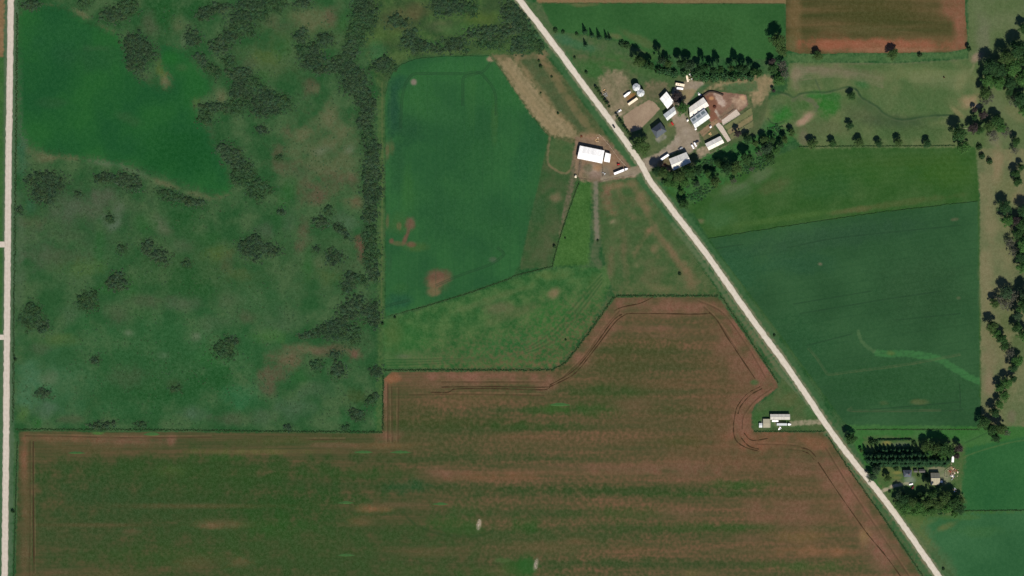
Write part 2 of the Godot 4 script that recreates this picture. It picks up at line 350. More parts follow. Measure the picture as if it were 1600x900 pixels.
func paint_land() -> ImageTexture:
	var n := MAP_W * MAP_H
	R.resize(n); G.resize(n); B.resize(n); zone.resize(n)
	n_grain = noise_bytes(MAP_W, MAP_H, 0.42, 2, 11)
	n_clump = noise_bytes(MAP_W, MAP_H, 0.13, 3, 12)
	n_mid = noise_bytes(MAP_W, MAP_H, 0.035, 4, 13)
	n_wide = noise_bytes(MAP_W, MAP_H, 0.009, 4, 14)
	n_patch = noise_bytes(MAP_W, MAP_H, 0.018, 5, 15)
	n_warp = noise_bytes(MAP_W, MAP_H, 0.03, 3, 16)
	var n_line := noise_bytes(MAP_W / 40, MAP_H, 0.3, 3, 18)
	n_row = noise_bytes(MAP_W / 16, MAP_H, 0.055, 4, 17)
	var everything := [-165, -95, 1765, -95, 1765, 995, -165, 995]
	# rough wet meadow
	fill(everything, [37, 80, 42], [63, 93, 56], n_patch, 2.2, 8.0, 0, 1.0, 1)
	var lush := [40, 92, 42]; var teal := [47, 92, 62]; var tan := [96, 98, 68]; var umber := [84, 78, 58]; var dull := [66, 82, 56]; var pale := [92, 106, 80]; var dim := [38, 62, 40]; var gold := [78, 98, 46]; var deep := [28, 78, 36]
	for b in [[260, 560, 240, 110, 0, [44, 95, 52], .5], [80, 600, 80, 70, 0, [58, 100, 66], .5], [120, 400, 120, 90, 0, [54, 90, 54], .4], [505, 245, 75, 75, 0, [82, 94, 62], .75], [490, 45, 90, 40, 0, [70, 90, 54], .7], [415, 95, 60, 40, 0, [66, 88, 52], .6], [520, 400, 90, 60, 0, [62, 88, 54], .5], [140, 330, 120, 60, 0, [58, 80, 54], .5], [300, 420, 120, 60, 0, [50, 84, 46], .5], [255, 20, 34, 40, 20, deep, .8], [300, 12, 28, 10, -30, deep, .6], [235, 45, 20, 14, 0, dull, .7], [232, 28, 13, 16, 0, dull, .7], [278, 38, 14, 22, 30, tan, .45], [290, 60, 10, 20, 30, pale, .5],
		[260, 125, 14, 14, 20, tan, .8], [250, 108, 9, 16, -20, gold, .6], [225, 118, 18, 9, 30, dull, .6], [165, 45, 18, 7, 30, tan, .6], [128, 22, 20, 6, 30, tan, .7], [75, 8, 22, 5, 0, tan, .5],
		[345, 150, 14, 14, 0, tan, .7], [305, 155, 8, 12, 0, gold, .5], [325, 195, 8, 20, -20, dull, .5], [415, 90, 24, 14, 0, gold, .5], [440, 75, 20, 20, 0, lush, .35], [385, 100, 20, 12, 0, dull, .6],
		[490, 30, 34, 20, 0, tan, .65], [520, 25, 16, 18, 0, umber, .55], [425, 30, 14, 12, 0, umber, .4], [535, 35, 12, 20, 0, lush, .5], [445, 40, 20, 10, 0, dull, .5], [410, 120, 18, 14, 0, lush, .35], [500, 80, 10, 8, 0, gold, .5],
		[487, 135, 16, 18, -20, umber, .65], [495, 140, 8, 9, 0, tan, .6], [518, 96, 10, 5, 0, tan, .6], [520, 185, 26, 24, 0, tan, .6], [465, 210, 26, 14, -10, tan, .55], [475, 200, 10, 8, 0, tan, .5], [505, 235, 18, 8, -10, pale, .55], [545, 232, 12, 9, 0, pale, .6], [530, 215, 26, 20, 0, tan, .45],
		[435, 235, 12, 14, 30, umber, .7], [450, 205, 10, 10, 0, umber, .5], [445, 260, 26, 14, 0, umber, .5], [490, 305, 26, 16, 0, umber, .75], [480, 290, 22, 12, 0, umber, .5], [520, 280, 28, 16, 0, umber, .55], [555, 315, 14, 12, 0, [104, 84, 62], .7], [550, 285, 12, 18, 0, umber, .5], [470, 270, 20, 12, 0, dull, .6], [540, 260, 26, 20, 0, tan, .35],
		[475, 360, 14, 20, 0, umber, .65], [468, 385, 10, 12, 0, umber, .6], [450, 300, 12, 30, 20, lush, .55], [440, 330, 12, 30, 10, lush, .4], [540, 350, 26, 20, 0, [66, 96, 66], .7], [450, 345, 16, 22, 0, [70, 92, 66], .5], [412, 360, 22, 16, 0, [70, 86, 64], .6], [520, 335, 30, 14, 0, [62, 90, 60], .6],
		[565, 390, 11, 22, -10, [98, 72, 58], .8], [560, 375, 6, 10, 0, [98, 70, 56], .7], [575, 360, 12, 14, 0, dim, .6], [540, 420, 30, 14, 0, dull, .5], [510, 430, 34, 16, 0, [68, 92, 50], .6], [500, 410, 16, 12, 0, tan, .3], [480, 415, 12, 30, 0, lush, .45],
		[70, 245, 22, 10, 12, tan, .75], [105, 246, 26, 7, 5, tan, .6], [165, 254, 34, 6, 8, pale, .6], [210, 268, 30, 7, 20, pale, .6], [260, 288, 30, 6, 18, tan, .65], [310, 305, 34, 6, 14, tan, .6], [345, 305, 14, 6, -20, tan, .6], [45, 235, 12, 8, 0, tan, .5],
		[38, 150, 11, 120, 0, [72, 98, 72], .75], [32, 240, 9, 60, 0, teal, .7], [30, 400, 10, 120, 0, [70, 94, 66], .7], [36, 205, 10, 22, 0, [84, 100, 74], .5], [110, 325, 36, 26, 0, [72, 88, 66], .7], [150, 320, 30, 22, 0, [74, 86, 66], .6], [175, 345, 18, 16, 0, [84, 104, 82], .75], [165, 305, 22, 14, 0, [76, 86, 66], .6], [185, 325, 14, 14, 0, [84, 100, 78], .5],
		[45, 320, 12, 18, 0, teal, .5], [50, 345, 20, 12, 0, umber, .3], [90, 400, 50, 22, 0, dull, .6], [60, 390, 28, 30, 0, [70, 88, 64], .5], [250, 350, 24, 14, 30, [92, 98, 76], .6], [262, 362, 18, 10, 20, [92, 96, 72], .5], [285, 345, 36, 26, 0, deep, .5], [225, 350, 22, 20, 0, lush, .5], [155, 380, 10, 40, 0, [40, 90, 44], .6], [340, 395, 22, 16, 0, gold, .5], [355, 410, 14, 20, 0, umber, .35], [280, 385, 24, 14, 0, [78, 92, 68], .45], [325, 370, 26, 14, 0, lush, .3],
		[130, 420, 40, 16, 0, [70, 100, 50], .5], [170, 450, 20, 12, 0, lush, .6], [290, 440, 34, 26, 0, deep, .5], [320, 455, 24, 14, 0, deep, .5], [205, 450, 20, 20, 0, lush, .4], [230, 470, 34, 14, 0, dull, .7], [185, 490, 26, 18, 0, dull, .6], [200, 520, 10, 8, 0, [96, 112, 84], .7], [305, 525, 10, 9, 0, [96, 108, 84], .6], [255, 555, 12, 8, 0, [96, 112, 86], .6], [285, 475, 40, 14, 0, [74, 88, 66], .5], [360, 470, 26, 18, 0, [82, 92, 66], .5],
		[90, 530, 36, 12, 0, [74, 98, 50], .55], [115, 490, 24, 16, 0, [62, 90, 60], .6], [130, 500, 18, 20, 0, [40, 92, 48], .5], [220, 490, 26, 10, 0, [44, 86, 44], .4], [60, 545, 20, 12, 0, dull, .5], [75, 590, 18, 14, 0, pale, .55], [50, 580, 22, 18, 0, [66, 108, 76], .6], [45, 620, 20, 26, 0, [62, 106, 74], .7], [70, 610, 18, 10, 0, [50, 108, 66], .6], [70, 640, 26, 14, 0, [74, 98, 76], .6], [36, 648, 12, 16, 0, [66, 100, 52], .8], [55, 660, 10, 10, 0, lush, .7],
		[240, 590, 110, 60, 0, [38, 82, 43], .6], [250, 610, 60, 22, 0, deep, .5], [340, 590, 40, 26, 0, deep, .6], [200, 590, 34, 20, 0, dull, .5], [270, 600, 20, 12, 0, umber, .25], [380, 620, 36, 24, 0, [46, 102, 62], .6], [330, 560, 30, 20, 0, [42, 98, 46], .5], [120, 560, 40, 20, 0, [42, 84, 46], .5], [110, 655, 26, 8, 0, umber, .4], [360, 655, 40, 12, 0, dull, .7], [300, 645, 26, 12, 0, [74, 98, 76], .5], [180, 640, 40, 16, 0, [40, 88, 48], .4],
		[450, 560, 46, 20, -14, [92, 86, 62], .85], [425, 585, 26, 20, -30, [88, 80, 60], .75], [500, 548, 30, 12, 0, [96, 80, 62], .7], [480, 545, 18, 10, 0, tan, .6], [555, 553, 16, 12, 0, [104, 80, 64], .8], [530, 545, 18, 10, 0, [92, 76, 58], .6], [420, 610, 16, 12, 0, [84, 76, 58], .6], [470, 590, 16, 14, -30, lush, .5], [455, 640, 40, 22, 0, [64, 92, 64], .7], [490, 610, 30, 16, 0, [64, 90, 62], .6], [410, 650, 24, 16, 0, [72, 92, 66], .5], [555, 620, 20, 16, 0, [70, 78, 42], .5], [540, 655, 30, 10, 0, [46, 96, 52], .5], [590, 650, 8, 20, 0, [48, 100, 50], .6], [570, 530, 20, 14, 0, [60, 84, 52], .4],
		[400, 470, 60, 34, 0, [54, 92, 54], .55], [440, 500, 40, 26, 0, [60, 88, 58], .5], [420, 525, 30, 12, 0, [60, 104, 50], .6], [395, 430, 36, 20, 0, [54, 86, 50], .5], [370, 430, 24, 14, 0, [74, 92, 52], .5], [465, 455, 26, 16, 0, [62, 92, 56], .5], [560, 470, 8, 14, 60, [70, 104, 78], .6], [555, 510, 10, 14, 30, [58, 94, 48], .7], [335, 505, 34, 16, 0, [70, 90, 62], .5], [385, 495, 20, 14, 0, [80, 78, 58], .4]]:
		blob(b[0], b[1], b[2], b[3], b[4], b[5], b[6], 1, 0.8)
	for b in THICKETS:   # soft duller green patch, reaching wider than each thicket
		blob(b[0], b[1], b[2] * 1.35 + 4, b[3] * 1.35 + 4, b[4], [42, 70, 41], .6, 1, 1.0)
	# bushy ground north of the centre field
	fill([572, -95, 740, -95, 812, 8, 862, 70, 850, 84, 690, 86, 640, 92, 615, 108, 604, 128, 600, 160, 588, 130, 568, 60], [50, 74, 42], [64, 92, 48], n_mid, 2.2, 9.0, 6, 0.85)
	for b in [[620, 30, 34, 20, 0, [88, 82, 56], .5], [600, 55, 30, 16, 0, [70, 96, 46], .5], [650, 15, 24, 14, 0, [90, 78, 54], .5], [590, 80, 16, 18, 0, [54, 110, 66], .5], [690, 40, 24, 12, 0, [88, 92, 66], .45], [750, 30, 30, 14, 0, [76, 98, 42], .6], [720, 45, 40, 12, 0, [58, 100, 50], .5], [770, 78, 40, 8, 0, [64, 96, 48], .5], [670, 70, 26, 8, 0, [56, 104, 54], .5], [620, 90, 26, 8, -15, [72, 96, 52], .6], [800, 45, 16, 10, 0, [92, 82, 60], .5], [700, 82, 60, 5, 0, [74, 98, 54], .6], [855, 80, 12, 8, 0, [120, 104, 76], .5]]:
		blob(b[0], b[1], b[2], b[3], b[4], b[5], b[6])
	# strip beside the hedge
	fill([590, 150, 602, 150, 602, 495, 597, 676, 588, 676, 590, 500], [58, 92, 46], [70, 96, 54], n_mid, 1.6, 7.0, 3, 0.8)
	stroke([597, 130, 597, 300, 596, 480], 1.4, [92, 102, 62], 0.5, 1.0)
	# northwest crop
	fill(smooth(CROP_NORTHWEST, true, 4), [26, 80, 41], [33, 90, 41], n_wide, 1.8, 6.0, 9, 1.0, 2)
	for b in [[90, 60, 60, 40, 0, [30, 82, 46], .5], [150, 90, 60, 26, 0, [34, 78, 46], .4], [280, 240, 60, 40, 0, [22, 78, 34], .6], [265, 90, 16, 12, 0, [28, 94, 36], .6], [300, 140, 26, 30, 0, [32, 92, 40], .5], [200, 185, 22, 10, 20, [52, 86, 50], .45], [150, 75, 24, 6, 0, [52, 84, 52], .35], [80, 160, 24, 10, 0, [46, 82, 50], .4], [285, 105, 12, 8, 0, [60, 92, 52], .5]]:
		blob(b[0], b[1], b[2], b[3], b[4], b[5], b[6], 2)
	# centre crop
	fill(CROP_CENTRE, [36, 84, 47], [44, 95, 50], n_wide, 1.8, 4.0, 2, 1.0, 3)
	for b in [[615, 170, 12, 50, 0, [32, 72, 52], .8], [625, 130, 14, 16, 40, [32, 76, 52], .7], [640, 200, 26, 30, 0, [31, 72, 46], .6], [690, 110, 60, 18, 0, [46, 100, 52], .5], [660, 150, 30, 40, 0, [48, 100, 50], .5], [700, 185, 40, 20, 30, [46, 96, 52], .5], [780, 150, 40, 40, 0, [42, 96, 48], .5], [740, 230, 50, 60, 0, [36, 84, 46], .5], [820, 250, 20, 70, 15, [36, 86, 50], .6], [620, 260, 14, 60, 0, [34, 76, 46], .5], [637, 300, 12, 40, 0, [52, 100, 46], .4], [625, 350, 26, 18, 0, [62, 96, 48], .5], [650, 385, 20, 8, 0, [72, 98, 48], .5], [700, 330, 60, 60, 0, [36, 82, 46], .4], [780, 360, 30, 50, 0, [38, 84, 46], .4], [620, 470, 26, 16, -15, [32, 78, 54], .7], [625, 452, 14, 10, 0, [46, 92, 46], .5], [735, 150, 10, 50, 0, [50, 98, 48], .3], [772, 190, 6, 40, 0, [68, 102, 50], .35], [605, 235, 4, 16, 0, [96, 92, 62], .7], [608, 410, 5, 20, 0, [40, 80, 50], .5], [612, 230, 5, 14, 0, [84, 92, 56], .6]]:
		blob(b[0], b[1], b[2], b[3], b[4], b[5], b[6], 3)
	for b in [[683, 438, 20, 18, -10, [70, 86, 52], .8], [683, 432, 21, 12, -8, [100, 78, 60], .95], [690, 440, 16, 6, -20, [112, 88, 66], .8], [678, 444, 12, 8, 0, [118, 92, 68], .8], [677, 456, 11, 7, 0, [124, 98, 70], .7], [641, 349, 8, 11, 0, [104, 82, 64], .95], [637, 362, 3, 14, 12, [98, 78, 60], .95], [632, 374, 4, 9, 15, [98, 78, 60], .95], [622, 380, 12, 4, 5, [104, 92, 60], .6], [642, 381, 8, 5, 0, [104, 80, 60], .85], [611, 376, 4, 5, 30, [100, 78, 60], .8], [623, 353, 4, 7, 0, [106, 92, 60], .6], [646, 128, 5, 5, 0, [118, 112, 96], .9], [605, 345, 3, 12, 0, [100, 90, 62], .6], [769, 405, 7, 5, 0, [84, 92, 76], .6], [766, 92, 7, 5, 0, [150, 126, 100], .9]]:
		blob(b[0], b[1], b[2], b[3], b[4], b[5], b[6], 3, 0.4)
	for l in [[766, 96, 756, 109, 742, 114, 728, 118, 722, 125, 722, 165], [724, 117, 745, 114, 757, 122, 772, 145, 774, 180], [722, 114, 690, 114, 650, 114, 638, 122, 630, 138, 626, 165, 625, 200], [682, 447, 720, 431, 765, 415, 785, 402, 788, 395, 778, 386], [602, 480, 640, 470]]:
		stroke(smooth(l), 0.8, [32, 62, 40], 0.55, 0.7, 3, 0.3)
		stroke(shifted(smooth(l), 2.6), 0.8, [32, 62, 40], 0.5, 0.7, 3, 0.3)
	# brown-green pasture between centre crop and the west barn
	for k in 17: stroke([610.0 + k * 14.5, 92, 608.0 + k * 14.5, 490], 0.8, [34, 74, 44] if k % 3 else [56, 102, 54], 0.22, 1.0, 3, 0.9)
	fill([857, 213, 902, 226, 906, 284, 886, 330, 863, 417, 812, 421, 828, 345, 840, 295, 851, 245], [48, 82, 44], [70, 86, 54], n_mid, 1.6, 6.0, 2, 1.0, 4)
	fill(smooth([862, 219, 880, 214, 897, 224, 896, 250, 892, 266, 882, 271, 860, 261, 856, 245], true), [58, 90, 50], [72, 92, 54], n_mid, 1.5, 6.0, 2, 1.0)
	stroke(smooth([859, 216, 856, 240, 858, 258, 881, 271, 893, 262, 897, 240]), 2.0, [122, 106, 78], 0.7, 1.5)
	fill([896, 228, 903, 248, 900, 280, 895, 300, 878, 372, 872, 372, 884, 310, 892, 270], [112, 98, 80], [86, 88, 64], n_mid, 1.6, 6.0, 2, 0.8)
	for b in [[868, 308, 12, 9, 0, [120, 104, 78], .6], [845, 390, 26, 20, 0, [78, 88, 58], .5], [838, 330, 14, 24, 15, [46, 84, 48], .6]]:
		blob(b[0], b[1], b[2], b[3], b[4], b[5], b[6])
	# bright tall grass paddock
	fill([904, 284, 928, 284, 924, 320, 921, 390, 919, 414, 863, 417, 868, 392, 888, 330], [54, 95, 42], [64, 104, 48], n_patch, 1.7, 9.0, 4, 1.0, 5)
	# hay strip
	fill(HAY_STRIP, [44, 90, 44], [70, 104, 56], n_mid, 2.0, 9.0, 3, 1.0, 6)
	for b in [[640, 530, 40, 26, 0, [44, 100, 46], .5], [660, 555, 70, 10, 0, [72, 98, 58], .5], [800, 490, 50, 10, -20, [84, 96, 60], .6], [780, 480, 24, 12, -10, [94, 94, 66], .6], [865, 458, 11, 9, -30, [120, 106, 76], .8], [760, 470, 60, 6, -18, [84, 102, 62], .5], [800, 455, 40, 5, -18, [78, 102, 58], .5], [860, 500, 40, 30, -40, [46, 104, 46], .5], [615, 520, 16, 30, 0, [70, 94, 48], .5], [860, 430, 30, 8, 0, [84, 104, 56], .5], [930, 440, 16, 14, -40, [74, 98, 52], .5], [790, 540, 60, 16, -10, [44, 100, 50], .5], [630, 557, 14, 5, 0, [92, 100, 76], .5]]:
		blob(b[0], b[1], b[2], b[3], b[4], b[5], b[6], 6)
	for k in 7:
		stroke(smooth([604, 560 + k * 2.2, 700, 559 + k * 1.6, 800, 556 - k * 0.6, 860, 540 - k * 4.0, 900, 500 - k * 5.0, 940, 445 - k * 3.0]), 1.0, [40, 78, 42] if k % 2 else [84, 106, 62], 0.55, 1.2, 6, 0.7)
	# paddock west of the road, with worn stock paths
	fill([768, 86, 850, 84, 874, 112, 960, 228, 948, 236, 902, 226, 857, 213, 830, 180, 800, 135], [66, 84, 50], [92, 92, 60], n_mid, 1.8, 8.0, 2, 1.0, 7)
	fill([776, 92, 800, 92, 826, 124, 862, 168, 902, 207, 903, 217, 860, 212, 830, 178, 802, 136], [142, 126, 94], [124, 114, 82], n_mid, 1.8, 8.0, 4, 0.95)
	fill([812, 88, 838, 88, 900, 170, 930, 205, 908, 205, 878, 180, 842, 135], [64, 84, 52], [80, 90, 58], n_mid, 1.8, 7.0, 3, 0.9)
	for s in [[[846, 90, 880, 142, 912, 190, 930, 214], 6, [126, 106, 76], .8], [[858, 110, 892, 160, 930, 212], 3, [92, 96, 60], .6], [[806, 92, 820, 110, 870, 175, 895, 200], 3, [134, 116, 84], .7], [[790, 98, 850, 186, 868, 206], 3, [140, 122, 88], .6], [[770, 90, 848, 86, 860, 80], 5, [124, 106, 78], .7]]:
		stroke(smooth(s[0]), s[1], s[2], s[3] * 0.8, 5.0, -1, 0.7)
	for k in 6: stroke(smooth([782 + k * 4.0, 97, 832 + k * 4.5, 166, 868 + k * 6.0, 206]), 1.2, [150, 134, 100] if k % 2 else [112, 106, 76], 0.2, 2.0, -1, 0.9)
	fill([898, 214, 940, 212, 960, 230, 990, 262, 1002, 276, 940, 286, 905, 282, 898, 270, 896, 240], [132, 112, 88], [118, 98, 78], n_mid, 1.8, 9.0, 3, 1.0)
	for b in [[926, 268, 16, 12, 0, [158, 138, 122], .8], [918, 262, 8, 8, 0, [88, 92, 66], .7], [934, 262, 8, 6, 0, [150, 116, 82], .7], [915, 275, 10, 8, 0, [96, 96, 70], .6], [930, 275, 14, 8, 0, [120, 102, 88], .6], [945, 270, 8, 14, 0, [112, 108, 92], .7], [925, 213, 24, 6, 8, [146, 116, 90], .7], [905, 260, 3, 18, 10, [98, 90, 76], .7], [938, 284, 14, 6, 0, [110, 98, 80], .7], [960, 250, 10, 10, 0, [142, 112, 86], .5]]:
		blob(b[0], b[1], b[2], b[3], b[4], b[5], b[6])
	# paddock south of the west barn
	fill([934, 285, 992, 279, 1004, 290, 1060, 362, 1126, 460, 960, 461, 948, 425, 936, 360], [58, 88, 48], [78, 94, 58], n_mid, 1.8, 7.0, 3, 1.0, 8)
	for b in [[965, 290, 28, 9, -5, [136, 106, 80], .85], [946, 305, 10, 14, 0, [128, 92, 76], .8], [950, 325, 12, 12, 0, [124, 96, 72], .6], [957, 333, 10, 5, 0, [130, 100, 74], .7], [956, 346, 7, 5, -10, [142, 126, 98], .9], [985, 310, 40, 10, 0, [100, 92, 64], .6], [1000, 305, 10, 26, -28, [134, 108, 80], .7], [1013, 360, 8, 7, 0, [140, 106, 78], .85], [1023, 388, 8, 8, 0, [136, 112, 84], .8], [995, 415, 7, 6, 0, [146, 124, 94], .9], [1050, 395, 30, 7, 58, [128, 98, 74], .7], [1070, 410, 6, 5, 0, [140, 112, 84], .7], [1078, 435, 12, 26, -25, [130, 98, 74], .7], [975, 390, 9, 30, 0, [98, 84, 62], .5], [955, 410, 7, 30, 0, [120, 96, 74], .6], [1020, 430, 20, 26, -20, [104, 92, 66], .5], [970, 420, 10, 26, 0, [50, 88, 48], .5], [1040, 450, 30, 7, 0, [124, 112, 78], .5], [960, 440, 12, 14, 0, [52, 92, 46], .5], [1000, 375, 30, 26, 0, [52, 82, 44], .5], [1000, 448, 34, 6, 0, [84, 100, 60], .5]]:
		blob(b[0], b[1], b[2], b[3], b[4], b[5], b[6] * 0.68, 8, 0.9)
	for s in [[[966, 292, 980, 330, 1000, 345], 3, .35], [[985, 285, 1010, 330, 1030, 370, 1060, 410, 1090, 440], 4, .55], [[992, 400, 1004, 375, 1016, 358], 3, .5], [[975, 330, 974, 380, 980, 440], 3, .35], [[1020, 388, 1030, 400], 4, .5]]:
		stroke(smooth(s[0]), s[1], [120, 98, 72], s[2] * 0.75, 5.0, 8, 0.8)
	stroke(smooth([931, 286, 931, 320, 932, 350, 933, 372]), 4, [136, 128, 116], 0.85, 2.5)
	stroke(smooth([929, 284, 933, 372, 930, 400, 936, 414]), 8, [104, 98, 76], 0.5, 4.0)
	# grey-green verges of the diagonal road
	for d in [-9.5, 9.5]:
		stroke(shifted(ROAD, d), 9, [58, 96, 58], 0.85, 3.0)
	stroke(shifted(ROAD, -5.2), 3.0, [134, 126, 100], 0.8, 2.5)
	stroke(shifted(ROAD, 5.2), 3.0, [128, 122, 96], 0.75, 2.5)
	stroke(shifted(ROAD, -13.0).slice(22, 44), 4, [98, 108, 76], 0.7, 3.0)
	# soil field with thin stand of crop in east-west rows
	fill(SOIL_FIELD, [58, 73, 41], [94, 78, 53], n_row, 1.1, 3.0, 2, 1.0, 9)
	fill(SOIL_FIELD, [48, 66, 36], [98, 82, 54], n_line, 2.0, 3.0, 0, 0.24)
	fill([640, 590, 960, 470, 1120, 466, 1214, 600, 1176, 640, 1176, 676, 1290, 680, 1440, 902, 1500, 990, 900, 990, 760, 880, 660, 730], [84, 78, 50], [118, 85, 63], n_row, 1.5, 3.0, 60, 0.4)
	for b in [[300, 728, 330, 13], [360, 752, 380, 16], [320, 780, 360, 16], [300, 806, 300, 12], [430, 828, 420, 15], [380, 852, 420, 14], [470, 878, 480, 16], [520, 905, 520, 20], [660, 762, 330, 9], [760, 800, 300, 8], [820, 838, 320, 10], [700, 715, 240, 9], [760, 668, 220, 9], [900, 640, 220, 8], [960, 612, 170, 8], [980, 575, 150, 9], [980, 548, 130, 9], [1000, 770, 330, 8], [1060, 826, 230, 9], [1000, 880, 300, 9]]:
		blob(b[0], b[1], b[2], b[3], 0.0, [44, 71, 36], .62 if b[0] < 600 else .5, 9, 0.8)
	var soil := [124, 87, 70]; var clay := [114, 84, 65]; var sprout := [44, 76, 34]; var olive := [74, 76, 44]; var leafy := [42, 82, 34]
	for b in [[270, 780, 300, 80, 0, [48, 74, 38], .9], [450, 850, 260, 70, 0, [50, 77, 38], .85], [120, 840, 140, 70, 0, [54, 75, 41], .7], [660, 680, 160, 40, 0, [58, 74, 40], .6], [820, 840, 200, 60, 0, [60, 78, 42], .6], [960, 600, 120, 60, 0, [72, 76, 44], .5], [1150, 620, 80, 130, 0, [104, 78, 56], .6], [1130, 710, 130, 50, 0, [106, 80, 57], .6], [1020, 660, 120, 50, 0, [92, 78, 52], .4], [1250, 800, 110, 90, 0, [108, 82, 58], .5], [300, 740, 240, 34, 0, sprout, .7], [450, 790, 120, 30, 0, [38, 74, 32], .75], [160, 770, 110, 40, 0, [46, 74, 40], .6], [430, 820, 60, 20, 0, leafy, .6], [250, 870, 140, 26, 0, [50, 78, 36], .6], [560, 740, 120, 12, 0, sprout, .7], [640, 760, 40, 14, 0, [36, 78, 44], .6], [430, 690, 120, 8, 0, [60, 80, 40], .6],
		[600, 625, 10, 60, 0, clay, .9], [740, 588, 150, 10, 0, soil, .95], [700, 600, 80, 8, 0, clay, .6], [610, 590, 16, 12, 0, [136, 92, 62], .8], [850, 600, 26, 14, 0, soil, .85], [640, 640, 60, 14, 0, [62, 72, 40], .6], [760, 620, 70, 8, 0, [84, 80, 48], .5], [710, 660, 120, 12, 0, [56, 72, 36], .7], [720, 630, 60, 8, 0, [92, 80, 52], .5],
		[1050, 480, 100, 16, 0, soil, .95], [980, 470, 40, 10, 0, clay, .7], [940, 520, 16, 50, 38, soil, .95], [905, 560, 30, 16, 38, soil, .9], [1020, 512, 70, 7, 0, soil, .8], [1040, 525, 60, 5, 0, clay, .6], [1165, 510, 26, 50, -30, [126, 87, 71], .95], [1190, 580, 26, 40, -30, [126, 87, 71], .95], [1150, 560, 24, 60, -20, clay, .85], [1130, 540, 20, 30, 0, soil, .5], [1185, 625, 30, 20, 0, soil, .9], [1160, 660, 22, 40, 0, soil, .95], [1185, 690, 50, 18, 0, [124, 84, 62], .9], [1270, 690, 40, 14, 10, [124, 86, 62], .9], [1320, 760, 30, 60, -33, [126, 89, 71], .98], [1370, 850, 30, 70, -33, [126, 89, 72], .98], [1260, 730, 60, 26, 0, clay, .6], [1430, 950, 40, 70, -33, [126, 89, 72], .98],
		[1000, 545, 80, 22, 0, [66, 74, 40], .7], [960, 575, 70, 16, 0, [70, 74, 42], .6], [1040, 565, 90, 20, 0, [72, 74, 44], .6], [950, 612, 60, 14, 0, sprout, .6], [930, 640, 60, 12, 0, leafy, .65], [850, 640, 50, 10, 0, leafy, .5], [830, 665, 90, 8, 0, sprout, .6], [1040, 640, 80, 9, 0, [62, 74, 40], .6], [990, 635, 40, 14, 0, clay, .6], [1040, 600, 60, 10, 0, [100, 78, 54], .5], [1090, 660, 50, 16, 0, [80, 76, 48], .5], [1060, 690, 50, 12, 0, [64, 74, 36], .5], [1130, 580, 10, 40, 0, [74, 76, 46], .5],
		[900, 738, 200, 5, 0, [122, 88, 66], .6], [1000, 730, 160, 10, 0, clay, .7], [1080, 735, 60, 18, 0, clay, .6], [860, 690, 120, 14, 0, [86, 78, 50], .5], [760, 745, 90, 8, 0, [122, 84, 60], .75], [690, 740, 40, 12, 0, soil, .7], [820, 682, 60, 8, 0, [108, 82, 58], .5], [600, 695, 60, 8, 0, [112, 86, 58], .7], [520, 695, 50, 5, 0, soil, .6], [605, 680, 26, 12, 0, clay, .9],
		[960, 765, 200, 9, 0, [48, 72, 36], .8], [1160, 757, 60, 10, 0, leafy, .7], [1100, 772, 120, 5, 0, sprout, .6], [980, 800, 90, 12, 0, [62, 80, 40], .6], [820, 820, 30, 14, 0, leafy, .7], [1090, 825, 120, 10, 0, [56, 80, 38], .6], [1160, 822, 60, 7, 0, leafy, .5], [1180, 800, 20, 26, 0, clay, .6], [1060, 800, 40, 12, 0, clay, .6], [1170, 840, 26, 9, 0, clay, .5], [1150, 860, 60, 8, 0, [84, 80, 50], .4], [900, 845, 26, 8, 0, [112, 82, 58], .5], [985, 860, 40, 9, 0, [104, 80, 54], .5], [1240, 800, 50, 30, 0, clay, .75], [1270, 860, 70, 10, 0, [132, 92, 64], .7], [1250, 838, 40, 12, 0, [118, 94, 58], .6], [1350, 838, 12, 16, 0, [128, 108, 66], .7], [1260, 885, 90, 10, 0, [56, 84, 40], .7], [1300, 825, 40, 8, 0, [64, 80, 44], .5], [1250, 775, 60, 8, 0, [74, 76, 46], .6], [1240, 750, 40, 8, 0, olive, .5],
		[580, 795, 34, 7, 0, [122, 88, 60], .85], [565, 815, 26, 10, 0, [110, 84, 58], .6], [620, 788, 50, 6, 0, clay, .5], [660, 862, 60, 9, 0, [104, 84, 58], .5], [840, 855, 60, 10, 0, [100, 84, 56], .5], [345, 818, 46, 9, 0, [112, 88, 62], .7], [326, 822, 20, 6, 0, [120, 90, 66], .5], [375, 878, 22, 9, 0, [112, 88, 62], .7], [310, 880, 40, 14, 0, [96, 80, 54], .6], [300, 790, 140, 5, 0, [98, 80, 54], .6], [150, 820, 110, 4, 0, [100, 78, 54], .5], [205, 830, 16, 6, 0, clay, .5], [180, 895, 60, 7, 0, [94, 82, 52], .5], [90, 893, 40, 6, 0, clay, .4],
		[38, 720, 9, 70, 0, [118, 84, 62], .9], [42, 800, 8, 60, 0, [96, 80, 54], .8], [38, 870, 8, 70, 0, [100, 82, 58], .8], [100, 685, 70, 10, 0, [116, 86, 62], .85], [200, 690, 60, 12, 0, clay, .8], [268, 688, 10, 12, 0, soil, .7], [160, 700, 100, 10, 0, [90, 78, 50], .5], [265, 735, 26, 12, 0, [72, 92, 46], .6], [400, 705, 120, 5, 0, [108, 100, 58], .6], [345, 715, 60, 5, 0, leafy, .5], [760, 890, 60, 10, 0, [66, 80, 42], .5], [720, 800, 40, 16, 0, [52, 82, 40], .6], [700, 818, 60, 14, 0, [50, 82, 38], .5], [640, 890, 60, 14, 0, [62, 82, 42], .5], [800, 890, 40, 8, 0, [104, 92, 60], .5], [1090, 895, 30, 6, 0, [120, 100, 62], .5], [740, 900, 34, 14, 0, leafy, .4]]:
		blob(b[0], b[1], b[2], b[3], b[4], b[5], b[6] * 0.82, 9, 0.9)
